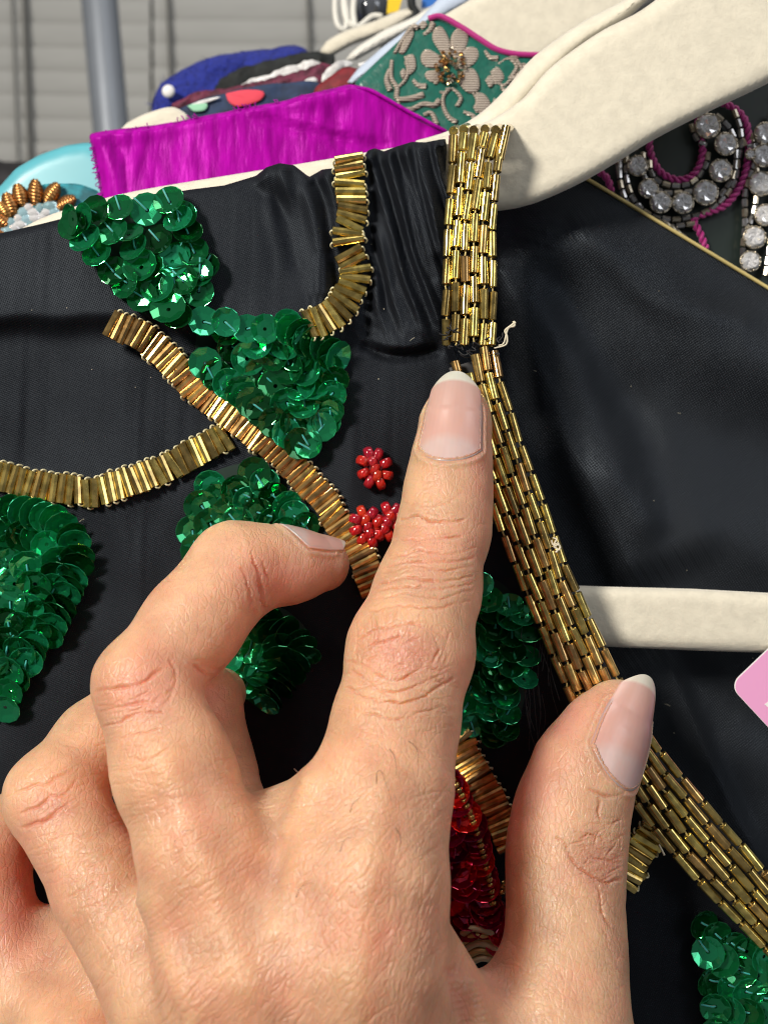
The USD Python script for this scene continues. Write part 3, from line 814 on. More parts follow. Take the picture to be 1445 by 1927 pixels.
def twist_cord(pts, d, r, look, name='cord', parent=None):
    q = path(pts, step=4); m = []
    for ph in (0, math.pi):
        a = np.arange(len(q)) * 4 / 13.0 * math.pi + ph
        t = unit(np.gradient(q, axis=0)); nr = np.stack([-t[:, 1], t[:, 0]], 1)
        c = q + nr * (np.cos(a) * r * 0.55 / S)[:, None]
        m.append(tube(P(c[:, 0], c[:, 1], d + np.sin(a) * r * 0.55), r * 0.62, 7))
    return obj(name, cat(m), look, parent, smooth=True)


twist_cord([(1228, 200), (1222, 250), (1225, 290), (1245, 325), (1280, 338), (1310, 322), (1322, 280), (1312, 225), (1318, 205)], DR - 1, 0.8, M['magenta_cord'], parent=rs)
twist_cord([(1300, 205), (1330, 190), (1365, 195), (1395, 215), (1408, 250), (1405, 310), (1392, 350), (1365, 385), (1325, 402), (1305, 412), (1318, 440), (1328, 468)], DR - 1, 0.8, M['magenta_cord'], parent=rs)
twist_cord([(1120, 318), (1142, 335), (1150, 360)], DR - 1, 0.8, M['magenta_cord'], parent=rs)


def rhinestone(px, py, dpx, d, parent):
    r = dpx / 2 * scale_at(d); c = P(px, py, d)
    setm = []
    a = np.linspace(0, 2 * np.pi, 17)
    setm.append(tube(np.c_[c[0] + np.cos(a) * r, np.full(17, c[1] + 0.1), c[2] + np.sin(a) * r], 0.22, 5, caps=False))
    for k in range(8):
        t = k / 8 * 2 * np.pi + 0.3
        e = trimesh.creation.icosphere(1, 0.30); e.apply_translation([c[0] + math.cos(t) * r * 0.97, c[1] - 0.35, c[2] + math.sin(t) * r * 0.97]); setm.append(e)
    root = obj('rhinestone', cat(setm), M['silver'], parent, smooth=True)
    n = 10; V = []; tw = rng.uniform(0, 1)
    for rr, yy, o in ((0.97, -0.1, 0), (0.74, -0.48, 0.5), (0.44, -0.50, 0)):
        t = (np.arange(n) + o) * 2 * np.pi / n + tw
        V.append(np.c_[np.cos(t) * rr * r, (yy + (0.16 + 0.14 * (rr < 0.5)) * (np.arange(n) % 2)) * r * 0.9, np.sin(t) * rr * r])
    V = np.vstack(V + [[[0, -0.20 * r, 0]], [[0, 0.3, 0]]]) + c; f = []
    for i in range(2):
        for j in range(n):
            k = (j + 1) % n
            f += [(i * n + j, i * n + k, (i + 1) * n + j), (i * n + k, (i + 1) * n + k, (i + 1) * n + j)]
    for j in range(n):
        k = (j + 1) % n
        f += [(2 * n + j, 2 * n + k, 3 * n), (k, j, 3 * n + 1)]
    obj('stone', (V, np.array(f)), M['crystal'], root)


for x, y, dd in ((1332, 236, 46), (1366, 270, 42), (1356, 320, 42), (1328, 362, 46), (1285, 381, 40), (1243, 380, 40), (1220, 354, 36), (1200, 311, 38), (1190, 268, 30), (1437, 292, 42), (1440, 250, 40), (1432, 345, 46), (1440, 404, 40), (1420, 446, 42), (1412, 491, 38), (1412, 290, 18)):
    rhinestone(x, y, dd, DR - 2.2, rs)
for pts in ([(1178, 290), (1180, 345), (1205, 392), (1250, 412), (1300, 408), (1345, 388), (1380, 345), (1388, 300), (1396, 262)], [(1222, 300), (1226, 330), (1255, 348), (1300, 345), (1325, 315), (1332, 285)],
            [(1400, 520), (1398, 470), (1402, 420), (1402, 360), (1420, 300), (1425, 265)], [(1380, 205), (1392, 240), (1400, 275), (1440, 270)], [(1300, 232), (1312, 262), (1330, 275)], [(1160, 290), (1165, 330)], [(1165, 280), (1168, 350), (1195, 404), (1250, 426), (1308, 420)], [(1414, 250), (1424, 330), (1418, 400), (1400, 440)], [(1210, 285), (1212, 335), (1248, 362), (1304, 360)], [(1450, 210), (1462, 300), (1456, 400), (1440, 520)], [(1345, 215), (1372, 240), (1384, 275), (1380, 330), (1352, 370)]):
    q = path(pts, step=19)
    for i in range(len(q) - 1):
        a, b = q[i] + 1.5 * unit(q[i + 1] - q[i]), q[i + 1] - 1.5 * unit(q[i + 1] - q[i])
        obj('bugle_bead', bead_mesh(P(*a, DR - 1.2), P(*b, DR - 1.2), 0.75, 8), M['silver' if i % 3 == 0 else 'grey_bead'], rs, smooth=35)
for k in range(7):
    a = np.array([1236 + k * 11, 414 + k * 8]); b = a + [30 - k * 0.5, 22]
    q = path([a, (a + b) / 2 + [4, -4], b], n=10)
    obj('coil_stitch', tube(P(q[:, 0], q[:, 1], DR - 1.0 - 0.6 * np.sin(np.linspace(0, np.pi, 10))), 0.62, 7), M['silver'], rs, smooth=True)

# magenta blouse
n, l = coords((520, 520, 110))
n.update({'nz': ('noise_texture', {'scale': 1.0, 'detail': 5.0}), 'mx': ('mix_color', {'a': (0.22, 0.0015, 0.19), 'b': (0.42, 0.004, 0.37)}), 'mr': ('map_range', {'from_min': 0.3, 'from_max': 0.7, 'clamp': True}),
          'bp': ('bump', {'strength': 0.55, 'distance': 0.0007}), 'p': ('principled_bsdf', {'roughness': 0.36, 'specular_tint': (1, 0.1, 0.9), 'specular_ior_level': 0.25})})
l += [('mp.vector', 'nz.vector'), ('nz.fac', 'mr.value'), ('mr.result', 'mx.fac'), ('mx.result', 'p.base_color'), ('nz.fac', 'bp.height'), ('bp.normal', 'p.normal')]
M['magenta'] = mat('magenta_dupion', n, l, 'p.BSDF')
mg = thing('magenta_blouse', 'shiny magenta raw silk blouse hanging right behind the black dress', 'blouse')
wob = lambda a, wl, s_: (lambda px, py: a * (meshkit.fbm(np.stack([px / wl, py / wl, px * 0], -1), 3, s_) - 0.5))


def magenta_fn(px, py):
    q = 1.6 * (meshkit.fbm(np.stack([px / 45, py / 120, px * 0], -1), 3, 7) - 0.5) + 2.0 * (meshkit.fbm(np.stack([px / 160, py / 90, px * 0], -1), 2, 8) - 0.5)
    for pts, a, w in ([(455, 212), (560, 238), (640, 258), (720, 274)], 1.0, 8), ([(448, 206), (550, 228), (640, 248)], -0.7, 9), ([(186, 262), (206, 300), (226, 370)], -0.8, 12), ([(215, 262), (232, 300), (236, 360)], 0.9, 10), ([(170, 262), (400, 218), (660, 172)], -0.7, 14):
        q = q + fold(np.asarray(px), np.asarray(py), pts, a, w)
    return q


patch('cloth', [(168, 252), (330, 228), (520, 192), (660, 160), (700, 165), (770, 205), (840, 242), (850, 330), (860, 800), (240, 800), (200, 430)], 40, M['magenta'], mg, thick=5.0, radius=2.2, res=1.0, fn=magenta_fn)
q = path([(660, 160), (700, 168), (770, 207), (840, 244)], n=30)
obj('neck_seam', tube(P(q[:, 0], q[:, 1] + 3, 37.5), 0.5, 6), M['magenta'], mg, smooth=True)

fr = []
for k in range(60):
    side_ = rng.random() < 0.6
    x, y = (168 + rng.uniform(-2, 30) * 0 + rng.uniform(0, 24) * 1, 258 + rng.uniform(0, 110)) if side_ else (lambda t_: (170 + 490 * t_, 254 - 92 * t_))(rng.random())
    if side_: x = 170 + (y - 255) * 0.17
    e_ = (x + rng.uniform(-9, 2), y + rng.uniform(-4, 9)) if side_ else (x + rng.uniform(-6, 6), y - rng.uniform(1, 5))
    q = path([(x + 4, y + (0 if side_ else 5)), ((x + e_[0]) / 2 + rng.uniform(-2, 2), (y + e_[1]) / 2), e_], n=6)
    fr.append(tube(P(q[:, 0], q[:, 1], 38.2), 0.13, 4))
obj('frayed_thread', cat(fr), M['magenta'], mg, smooth=True, kind='stuff')

# green brocade piece with a silver flower
n, l = coords((900, 900, 900))
n.update({'nz': ('noise_texture', {'scale': 1.0, 'detail': 3.0}), 'mx': ('mix_color', {'a': (0.0, 0.075, 0.055), 'b': (0.003, 0.15, 0.108)}), 'bp': ('bump', {'strength': 0.4, 'distance': 0.0003}), 'p': ('principled_bsdf', {'roughness': 0.38, 'sheen_weight': 0.3})})
l += [('mp.vector', 'nz.vector'), ('nz.fac', 'mx.fac'), ('mx.result', 'p.base_color'), ('nz.fac', 'bp.height'), ('bp.normal', 'p.normal')]
M['brocade'] = mat('green_brocade', n, l, 'p.BSDF')
n, l = coords((1, 1, 1))
n.update({'wv': ('wave_texture', {'scale': 520.0, 'bands_direction': 'z', 'distortion': 1.0}), 'mx': ('mix_color', {'a': (0.22, 0.17, 0.14), 'b': (0.60, 0.53, 0.45)}), 'bp': ('bump', {'strength': 0.7, 'distance': 0.0003}), 'p': ('principled_bsdf', {'roughness': 0.4, 'metallic': 0.35})})
l += [('mp.vector', 'wv.vector'), ('wv.fac', 'mx.fac'), ('mx.result', 'p.base_color'), ('wv.fac', 'bp.height'), ('bp.normal', 'p.normal')]
M['zari'] = mat('silver_embroidery', n, l, 'p.BSDF')
gb = thing('brocade_blouse', 'green brocade blouse with a silver embroidered flower and magenta piping', 'blouse')
DG = 47
patch('cloth', [(816, 28), (850, 40), (905, 74), (960, 100), (1040, 102), (1080, 140), (1000, 300), (860, 330), (800, 300), (664, 158), (690, 132), (720, 104), (760, 66)], DG, M['brocade'], gb, thick=4.0, radius=1.8, res=1.0, fn=wob(1.5, 90, 3))
q = path([(806, 34), (830, 30), (868, 50), (905, 74), (935, 92), (975, 101), (1040, 103)], n=50)
obj('piping', tube(P(q[:, 0], q[:, 1], DG - 2.2), 0.75, 8), M['magenta_cord'], gb, smooth=True)


def motif(poly, d, parent, name='petal', look='zari'):
    q = path(list(poly) + [poly[0]], n=28)[:-1]
    c = q.mean(0); q = c + (q - c) * (1.22 if name == 'petal' else 1.0); rings = [c + (q - c) * s_ for s_ in (0.02, 0.5, 0.88, 1.0)]
    dep = [d - 0.35, d - 0.35, d - 0.28, d]
    G = np.stack([P(r_[:, 0], r_[:, 1], x) for r_, x in zip(rings, dep)], 1); G = np.concatenate([G, G[:1]], 0)
    return obj(name, sheet(G, 0.2), M[look], parent, smooth=True)


z2 = lambda L: [(722 + x / 2, y / 2) for x, y in L]
DP = DG - 2.1
for L in ([(225, 205), (190, 150), (195, 118), (218, 108), (243, 150), (248, 200)], [(258, 200), (258, 140), (285, 110), (308, 125), (310, 160), (285, 205)], [(280, 225), (310, 185), (345, 182), (352, 210), (330, 240), (290, 250)],
          [(290, 275), (330, 262), (352, 290), (352, 330), (320, 340), (290, 310)], [(215, 215), (170, 190), (148, 205), (150, 235), (180, 250), (212, 240)], [(205, 265), (170, 268), (160, 285), (185, 305), (215, 290)],
          [(350, 350), (380, 360), (398, 395), (370, 420), (350, 400)], [(405, 270), (430, 255), (450, 290), (420, 310)], [(60, 190), (90, 120), (110, 130), (80, 190)], [(80, 215), (110, 210), (118, 250), (95, 270)]):
    motif(z2(L), DP, gb)
for L, w in (([(30, 225), (28, 290), (50, 330), (50, 370), (100, 370), (150, 355)], 1.1), ([(50, 330), (80, 300), (92, 260), (85, 230)], 0.8), ([(55, 370), (60, 400), (100, 410), (150, 390), (190, 395), (210, 375)], 1.0), ([(210, 345), (235, 345), (240, 330)], 0.6),
             ([(250, 330), (225, 360), (225, 400), (245, 440), (275, 460)], 0.9), ([(255, 330), (275, 345), (290, 370), (275, 400)], 0.8), ([(165, 300), (190, 280), (205, 300), (190, 315)], 0.7), ([(330, 335), (350, 370), (380, 400)], 0.6),
             ([(430, 240), (470, 220), (500, 250), (480, 290)], 0.8), ([(420, 300), (450, 320), (480, 300)], 0.7), ([(150, 430), (180, 425), (200, 470)], 1.0), ([(40, 200), (70, 150), (110, 100), (130, 105)], 0.9)):
    q = path(z2(L), n=24)
    obj('scroll', tube(P(q[:, 0], q[:, 1], DP + 0.1), 0.8 * w * np.linspace(0.6, 1.0, 24), 7), M['zari'], gb, smooth=True)
for L in ([(500, 225), (520, 260), (500, 290), (470, 300)], [(440, 330), (470, 350), (450, 390), (410, 380)], [(300, 420), (340, 440), (330, 480)], [(20, 260), (10, 300), (25, 340)], [(110, 300), (130, 320), (160, 325)], [(380, 190), (400, 215), (430, 220)], [(150, 130), (175, 110), (185, 85)], [(520, 240), (550, 250), (560, 230)]):
    q = path(z2(L), n=20)
    obj('scroll', tube(P(q[:, 0], q[:, 1], DP + 0.1), 0.8 * np.linspace(0.6, 1.1, 20), 7), M['zari'], gb, smooth=True)
for L in ([(380, 300), (400, 280), (420, 300), (400, 330)], [(500, 300), (525, 280), (535, 310), (510, 335)], [(100, 440), (125, 425), (150, 445), (120, 460)], [(470, 215), (490, 195), (510, 210), (490, 235)], [(335, 400), (350, 385), (368, 400), (350, 425)], [(60, 270), (75, 255), (85, 275), (70, 295)], [(130, 90), (150, 75), (165, 92), (145, 110)]):
    motif(z2(L), DP, gb, 'leaf_motif')
for k in range(60):
    a = rng.uniform(0, 6.28); r_ = 29 * math.sqrt(rng.random())
    obj('gold_bead', seed_bead(P(848 + r_ * math.cos(a), 124 + 1.15 * r_ * math.sin(a), DP - 0.7 - rng.uniform(0, .6)), [rng.uniform(-1, 1), -1, rng.uniform(-1, 1)], rng.uniform(0.35, 0.65), n=7, m=5), M[('copper', 'bronze_coil', 'silver')[k % 3]], gb)

# further hangers
def hanger_thing(label, poly, d, look, thick=6, slope=0.0, name='velvet_hanger', part='arm', group=None):
    t = thing(name, label, 'hanger', group)
    patch(part, poly, d, look, t, thick=thick, radius=min(2.6, thick * .45), res=1.3, slope=slope)
    return t


hanger_thing('cream velvet hanger arm behind the green brocade blouse at the top', [(640, 210), (760, 96), (830, 30), (868, 8), (930, -30), (1300, -60), (1260, -20), (1170, 32), (1090, 78), (1030, 106), (1000, 190), (820, 260)], 56, M['velvet'], 7)
M['cyan'] = plain('cyan_plastic', (0.10, 0.40, 0.48), 0.35, noise=0.2, nscale=(60, 60, 60), dark=0.9)
M['teal_cloth'] = plain('teal_cloth', (0.015, 0.20, 0.25), 0.7, noise=0.4, bump=0.4)
M['pale_blue'] = plain('pale_blue_plastic', (0.50, 0.58, 0.72), 0.4)
M['white_plastic'] = plain('white_plastic', (0.72, 0.71, 0.66), 0.4)
M['blue_fur'] = plain('royal_blue_pile', (0.010, 0.022, 0.25), 0.85, noise=0.2, bump=0.6, bdist=0.001, nscale=(900, 900, 900), sheen_weight=0.1)
M['navy'] = plain('navy_cloth', (0.012, 0.028, 0.075), 0.75, noise=0.3, bump=0.3)
M['dark_cloth'] = plain('dark_cloth', (0.010, 0.013, 0.014), 0.8, noise=0.4, bump=0.5)
M['maroon'] = plain('maroon_cloth', (0.10, 0.012, 0.035), 0.7, noise=0.6, bump=0.8, bdist=0.001)
M['dark_red'] = plain('dark_red_cloth', (0.17, 0.008, 0.015), 0.7, noise=0.3, bump=0.4)
M['white_cloth'] = plain('white_cloth', (0.70, 0.69, 0.72), 0.8, noise=0.2, bump=0.5)
M['coral'] = plain('coral_print', (0.72, 0.05, 0.09), 0.7)
M['mint'] = plain('mint_print', (0.30, 0.62, 0.42), 0.7)
M['yellow'] = plain('yellow_plastic', (0.80, 0.55, 0.02), 0.4)
M['blue_card'] = plain('blue_card', (0.03, 0.16, 0.55), 0.4)
M['grey_glass'] = plain('grey_glass', (0.10, 0.11, 0.13), 0.1, 0.3, coat_weight=1.0)
z1 = lambda L: [(x / 2, y / 2) for x, y in L]
hanger_thing('wide light cyan plastic hanger end at the left edge', z1([(-120, 800), (0, 700), (60, 632), (150, 580), (250, 545), (335, 533), (420, 560), (460, 760), (420, 1100), (-120, 1100)]), 52, M['cyan'], 9, name='plastic_hanger')
tq = thing('turquoise_garment', 'teal garment with bronze coiled petals and crystals at the left edge', 'garment')
patch('cloth', z1([(-160, 900), (-20, 770), (60, 720), (180, 690), (300, 690), (380, 720), (420, 1200), (-160, 1200)]), 45, M['teal_cloth'], tq, thick=3, radius=1.3, res=1.3, fn=wob(2, 60, 5))
for (x, y), ang, L in (((38, 765), 62, 76), ((76, 732), 70, 74), ((134, 722), 86, 84), ((196, 728), 118, 78), ((248, 765), 145, 72), ((10, 832), 30, 70), ((8, 890), 10, 60), ((16, 790), 48, 60)):
    a = math.radians(ang); c = np.array([x, y]) / 2; dv = np.array([-math.cos(a), -math.sin(a)])
    p0, p1 = c - dv * L / 3.5, c + dv * L / 3.5
    mm = []
    tt = np.linspace(0, 1, 40)
    ax_ = p0[None] + (p1 - p0)[None] * tt[:, None]
    nr = np.array([-(p1 - p0)[1], (p1 - p0)[0]]) / np.linalg.norm(p1 - p0)
    rad = 9.5 * np.sin(np.pi * (0.06 + 0.88 * tt))**0.7
    for ph in (0, 2.1, 4.2):
        w = tt * 15 + ph
        mm.append(tube(P(ax_[:, 0] + nr[0] * rad * np.cos(w), ax_[:, 1] + nr[1] * rad * np.cos(w), 42 - rad * 0.1 * np.sin(w)), 0.1 + 0.075 * rad, 6))
    obj('coil_petal', cat(mm), M['bronze_coil'], tq, smooth=True)
M['aqua_crystal'] = plain('aqua_crystal', (0.42, 0.66, 0.74), 0.05, 0.3, transmission_weight=0.3, coat_weight=1.0, rand=0.2)
for k, (x, y) in enumerate(((108, 782), (90, 800), (126, 800), (150, 785), (175, 800), (190, 775), (70, 822), (100, 826), (130, 822), (40, 840), (55, 856), (30, 870), (160, 818), (205, 800), (80, 845), (115, 848))):
    e = trimesh.creation.icosphere(1); e.apply_scale([1.25 + .4 * (k % 3), 0.9, 1.2 + .3 * (k % 2)]); e.apply_translation(P(x / 2, y / 2, 41.5))
    obj('crystal', e, M['aqua_crystal' if k % 2 else 'crystal'], tq)

# the clothes further down the rail
hanger_thing('cream velvet hanger end peeping out between navy print and magenta blouse', z1([(440, 500), (480, 458), (540, 428), (620, 402), (660, 400), (720, 440), (640, 600), (440, 600)]), 62, M['velvet'], 6)
nv_ = thing('navy_print_garment', 'navy garment with coral and mint printed spots above the magenta blouse', 'garment')
patch('cloth', z1([(610, 450), (660, 415), (760, 372), (900, 335), (1040, 310), (1180, 300), (1260, 330), (1400, 420), (1000, 600), (620, 560)]), 74, M['navy'], nv_, thick=3, radius=0.9, res=1.0, fn=wob(2, 60, 6))
for L, c in (([(850, 350), (920, 336), (990, 342), (985, 372), (940, 392), (890, 400), (858, 378)], 'coral'), ([(705, 396), (760, 380), (782, 392), (770, 414), (730, 418)], 'mint'), ([(720, 390), (770, 372), (830, 362), (800, 378), (740, 396)], 'white_cloth')):
    motif(z1(L), 71.6, nv_, 'printed_spot', c)
dr_ = thing('dark_red_garment', 'dark red cloth corner left of the green brocade blouse', 'garment')
patch('cloth', z1([(1180, 330), (1240, 285), (1300, 243), (1350, 256), (1400, 285), (1345, 330), (1300, 420), (1180, 420)]), 68, M['dark_red'], dr_, thick=4, radius=1.8, res=1.2, fn=wob(2, 40, 2))
wr = thing('white_ruffle_garment', 'white ruffled cloth edge beside the dark red corner', 'garment')
for L in ([(1135, 335), (1150, 300), (1190, 285), (1210, 305), (1180, 340)], [(1190, 300), (1220, 262), (1290, 225), (1330, 225), (1325, 250), (1250, 290), (1215, 320)], [(1330, 250), (1380, 225), (1420, 200), (1420, 225), (1370, 262)]):
    patch('ruffle', z1(L), 80, M['white_cloth'], wr, thick=4, radius=1.9, res=1.0, fn=wob(5, 14, 4))
mr_ = thing('maroon_garment', 'maroon patterned cloth under the white and royal blue clothes', 'garment')
patch('cloth', z1([(640, 400), (740, 343), (880, 328), (1000, 300), (1100, 272), (1200, 236), (1280, 240), (1280, 420), (900, 480), (700, 480)]), 82, M['maroon'], mr_, thick=5, radius=1.6, res=1.2, nap=9000, naplen=2.0, fn=lambda a_, b_: wob(3, 22, 8)(a_, b_) + wob(2.5, 7, 28)(a_, b_))
wg = thing('white_garment', 'white cloth strip lying over maroon cloth near the blue clothes', 'garment')
patch('cloth', z1([(885, 328), (930, 300), (1010, 275), (1100, 242), (1180, 225), (1212, 238), (1215, 330), (1090, 360), (1000, 380), (900, 380)]), 90, M['white_cloth'], wg, thick=5, radius=1.2, res=1.2, nap=5000, naplen=1.2, fn=lambda a_, b_: wob(4, 25, 9)(a_, b_) + wob(2.5, 6, 29)(a_, b_))
dk = thing('black_garment', 'black cloth between royal blue pile and white strip', 'garment')
patch('cloth', z1([(800, 340), (830, 300), (900, 258), (1010, 225), (1160, 195), (1260, 195), (1260, 300), (1000, 400), (840, 420)]), 104, M['dark_cloth'], dk, thick=6, radius=1.6, res=1.4, nap=8000, naplen=2.0, fn=lambda a_, b_: wob(4, 30, 10)(a_, b_) + wob(3, 8, 30)(a_, b_))
bl = thing('blue_garment', 'royal blue piled garment with a white button, hanging farthest back', 'garment')
blue_poly = z1([(572, 420), (582, 360), (600, 315), (650, 275), (740, 232), (830, 208), (930, 188), (1030, 178), (1100, 166), (1150, 182), (1180, 240), (1000, 300), (800, 380), (660, 420), (640, 520), (572, 520)])
bm = rounded_slab(blue_poly, 125, 12, 5.5, 1.6)
vv = bm.vertices.copy(); px_, py_ = unP(vv); vv[:, 1] += wob(6, 50, 12)(px_, py_); bm = trimesh.Trimesh(vv, bm.faces, process=False)
obj('cloth', bm, M['blue_fur'], bl, smooth=True)
obj('pile', fuzz(bm, 30000, 3.0, 6, 0.11), M['blue_fur'], bl, kind='stuff')
e = trimesh.creation.icosphere(3); e.apply_scale([2.0, 1.2, 2.0]); e.apply_translation(P(317, 171, 116)); obj('button', e, M['white_card'], bl, smooth=True)

# pale hangers, loops and bits near the rail at the top
hanger_thing('pale blue plastic hanger arm left of the green brocade blouse', z1([(1290, 330), (1345, 258), (1445, 170), (1560, 90), (1680, -40), (1900, -60), (1640, 80), (1560, 150), (1450, 230), (1390, 290)]), 66, M['pale_blue'], 6, name='plastic_hanger')
hanger_thing('off-white hanger arm over the pale blue one, below the clear loops', z1([(1290, 225), (1350, 170), (1445, 110), (1560, 60), (1700, -30), (1750, 0), (1570, 100), (1445, 165), (1340, 225)]), 92, M['white_plastic'], 6, name='plastic_hanger')
hanger_thing('dull cream hanger arm beside the end of the royal blue garment', z1([(1195, 200), (1230, 150), (1300, 112), (1400, 80), (1520, 30), (1600, 30), (1480, 110), (1330, 165), (1240, 215)]), 112, M['velvet'], 7)
lp = thing('hanging_loops', 'white ribbon loops hanging at the top beside a dark glass bauble', 'ribbon')
for pts in ([(1262, -40), (1262, 50), (1275, 100), (1300, 108), (1305, 60), (1290, -40)], [(1290, -40), (1300, 60), (1330, 98), (1345, 90)], [(1335, -30), (1330, 50), (1345, 100), (1400, 60), (1440, 60)]):
    q = path(z1(pts), n=26); obj('loop', tube(P(q[:, 0], q[:, 1], 120), 1.0, 7), M['white_plastic'], lp, smooth=True)
e = trimesh.creation.icosphere(3); e.apply_scale([6.2, 6.2, 6.2]); e.apply_translation(P(697, 18, 130))
cap = tube(P([697, 697], [-22, -40], 130), 2.2, 12)
bb = thing('glass_bauble', 'dark grey glass bauble between white loops at the top', 'bauble'); obj('ball', e, M['grey_glass'], bb, smooth=True); obj('cap', cap, M['silver'], bb, smooth=35)
yt = thing('yellow_tag', 'small yellow tag at the top edge by a black strap', 'tag')
obj('card', card(np.array(z1([(1462, -30), (1520, -30), (1500, 40), (1455, 50)])), 118, 0.8), M['yellow'], yt)
bt_ = thing('blue_tag', 'small bright blue tag at the top edge right of the yellow one', 'tag')
obj('card', card(np.array(z1([(1590, -30), (1660, -30), (1640, 20), (1585, 30)])), 116, 0.8), M['blue_card'], bt_)
bs = thing('black_strap', 'black strap hanging between the yellow and blue tags', 'strap')
q = path(z1([(1545, -40), (1550, 20), (1565, 60), (1500, 130), (1440, 190)]), n=24); obj('webbing', tube(P(q[:, 0], q[:, 1], 110), 1.3, 8), M['dark_cloth'], bs, smooth=True)

# rack post, blinds, wall
M['post'] = plain('grey_painted_steel', (0.30, 0.33, 0.38), 0.42, 0.3, noise=0.15, nscale=(30, 30, 30), dark=0.9)
M['slat'] = plain('blind_slat', (0.60, 0.60, 0.575), 0.6, noise=0.15, nscale=(20, 20, 200), dark=0.93)
M['cord'] = plain('blind_cord', (0.16, 0.16, 0.155), 0.8)
M['wall'] = plain('wall_paint', (0.10, 0.10, 0.10), 0.9, noise=0.1)
rk = thing('clothes_rack', 'grey steel post of a clothes rack in front of the blinds', 'clothes rack')
obj('post', tube(P(np.array([160, 225]), np.array([-300, 420]), 480), 11.5, 28), M['post'], rk, smooth=35)
obj('collar', tube(P(np.array([206.4, 210.6]), np.array([206, 252]) + 100, 480), 13.2, 28), M['post'], rk, smooth=35)


def blind(label, x0, x1, d, off, slope, cords):
    t = thing('window_blind', label, 'blind', None)
    for k in range(-3, 16):
        y = off + 45 * k
        pts = []
        for a in np.linspace(-1, 1, 7):
            dz, dy = a * 24, 1.6 * math.cos(a * 1.4)
            pts.append([P(xx, y + slope * (xx - x0) + dz * 0.895 + 22, d) + np.array([0, -dy + a * 3.0, 0]) for xx in np.linspace(x0, x1, 8)])
        obj('slat', sheet(np.array(pts), 0.8), M['slat'], t, smooth=True)
    for cx, r in cords:
        ys = np.linspace(-180, 900, 60)
        obj('ladder_cord', tube(P(cx + 0.035 * (ys), ys, d - 9.5), r, 6), M['cord'], t, smooth=True)
    return t


blind('grey slatted blind behind the rack post, left of the dark gap', -320, 283, 900, -5, 0.012, [(24, 1.1), (48, 3.0), (-120, 2.0)])
blind('grey slatted blind behind the royal blue garment, right of the dark gap', 289, 1000, 900, -7, 0.006, [(318, 2.2), (582, 2.0)])
wl = patch('wall', [(-900, -900), (2300, -900), (2300, 2600), (-900, 2600)], 1000, M['wall'], None, thick=40, radius=5, res=30, kind='structure')
M['junk'] = plain('dark_bundle_cloth', (0.028, 0.027, 0.03), 0.9, noise=0.6, bump=1.0, bdist=0.003, nscale=(60, 60, 60))
jk = thing('dark_clothes_bundle', 'dark grey bundled clothes below the blinds at the left edge', 'clothes')
patch('cloth', [(-200, 300), (0, 292), (60, 300), (130, 290), (200, 300), (260, 330), (300, 700), (-200, 700)], 300, M['junk'], jk, thick=40, radius=15, res=4, fn=wob(30, 60, 5))

# ------------------------------------------------------------------ the hand
def J(px, py, d, rpx):
    return P(px, py, d), rpx * scale_at(d)


def cone(p, A, B):
    (a, ra), (b, rb) = A, B
    a = a.astype(np.float32); ba = (b - a).astype(np.float32)
    t = np.clip(((p - a) @ ba) / float(ba @ ba), 0, 1)
    q = p - a - t[:, None] * ba
    return np.sqrt(np.einsum('ij,ij->i', q, q)) - (ra + t * (rb - ra))


def smin(a, b, k):
    h = np.maximum(k - np.abs(a - b), 0) / k
    return np.minimum(a, b) - h * h * k * 0.25


def chain(p, js, k=2.5):
    d = None
    for A, B in zip(js[:-1], js[1:]):
        c = cone(p, A, B)
        d = c if d is None else smin(d, c, k)
    return d


INDEX = [J(861, 778, -10, 56), J(857, 800, -11, 62), J(850, 870, -13, 71), J(843, 930, -15.5, 78), J(834, 1000, -18, 84), J(805, 1110, -24, 96), J(772, 1225, -31, 115), J(742, 1370, -37, 115), J(716, 1500, -43, 124)]
INDEX_MC = [J(716, 1500, -43, 124), J(688, 1660, -50, 148), J(672, 1800, -52, 160), J(640, 2400, -44, 190)]
MID_TIP = [J(446, 1074, -20, 90), J(500, 1066, -17.5, 72), J(550, 1066, -15, 63), J(607, 1062, -11.5, 51)]
MID_MED = [J(272, 1290, -37, 92), J(360, 1180, -29, 91), J(446, 1074, -20, 92)]
MID_PROX = [J(272, 1290, -37, 95), J(326, 1450, -42, 106), J(388, 1620, -47, 118), J(462, 1830, -52, 140)]
MID_PAD = [J(376, 1325, -14, 80), J(388, 1450, -19, 84), J(440, 1600, -32, 96)]
MID_MC = [J(462, 1830, -52, 140), J(560, 2400, -44, 190)]
RING_PROX = [J(98, 1500, -25, 86), J(203, 1675, -34, 95), J(330, 1880, -44, 122)]
RING_MED = [J(98, 1500, -25, 86), J(185, 1400, -15, 80), J(300, 1290, -6, 72), J(412, 1306, -6, 50)]
RING_MC = [J(330, 1880, -44, 122), J(470, 2400, -40, 190)]
PINK_PROX = [J(-26, 1610, -14, 78), J(-4, 1770, -17, 78), J(60, 1880, -21, 88), J(170, 1990, -32, 120), J(380, 2400, -34, 190)]
PINK_MED = [J(-24, 1605, -14, 80), J(20, 1560, -8, 60), J(120, 1500, 0, 55)]
WEB_IM = [J(470, 1590, -37, 88), J(548, 1578, -38, 90), J(640, 1570, -39, 96)]
WEB_RP = [J(40, 1800, -10, 70), J(140, 1800, -14, 92), J(240, 1840, -26, 92)]
WEB_MR = [J(250, 1760, -33, 90), J(330, 1740, -38, 96)]
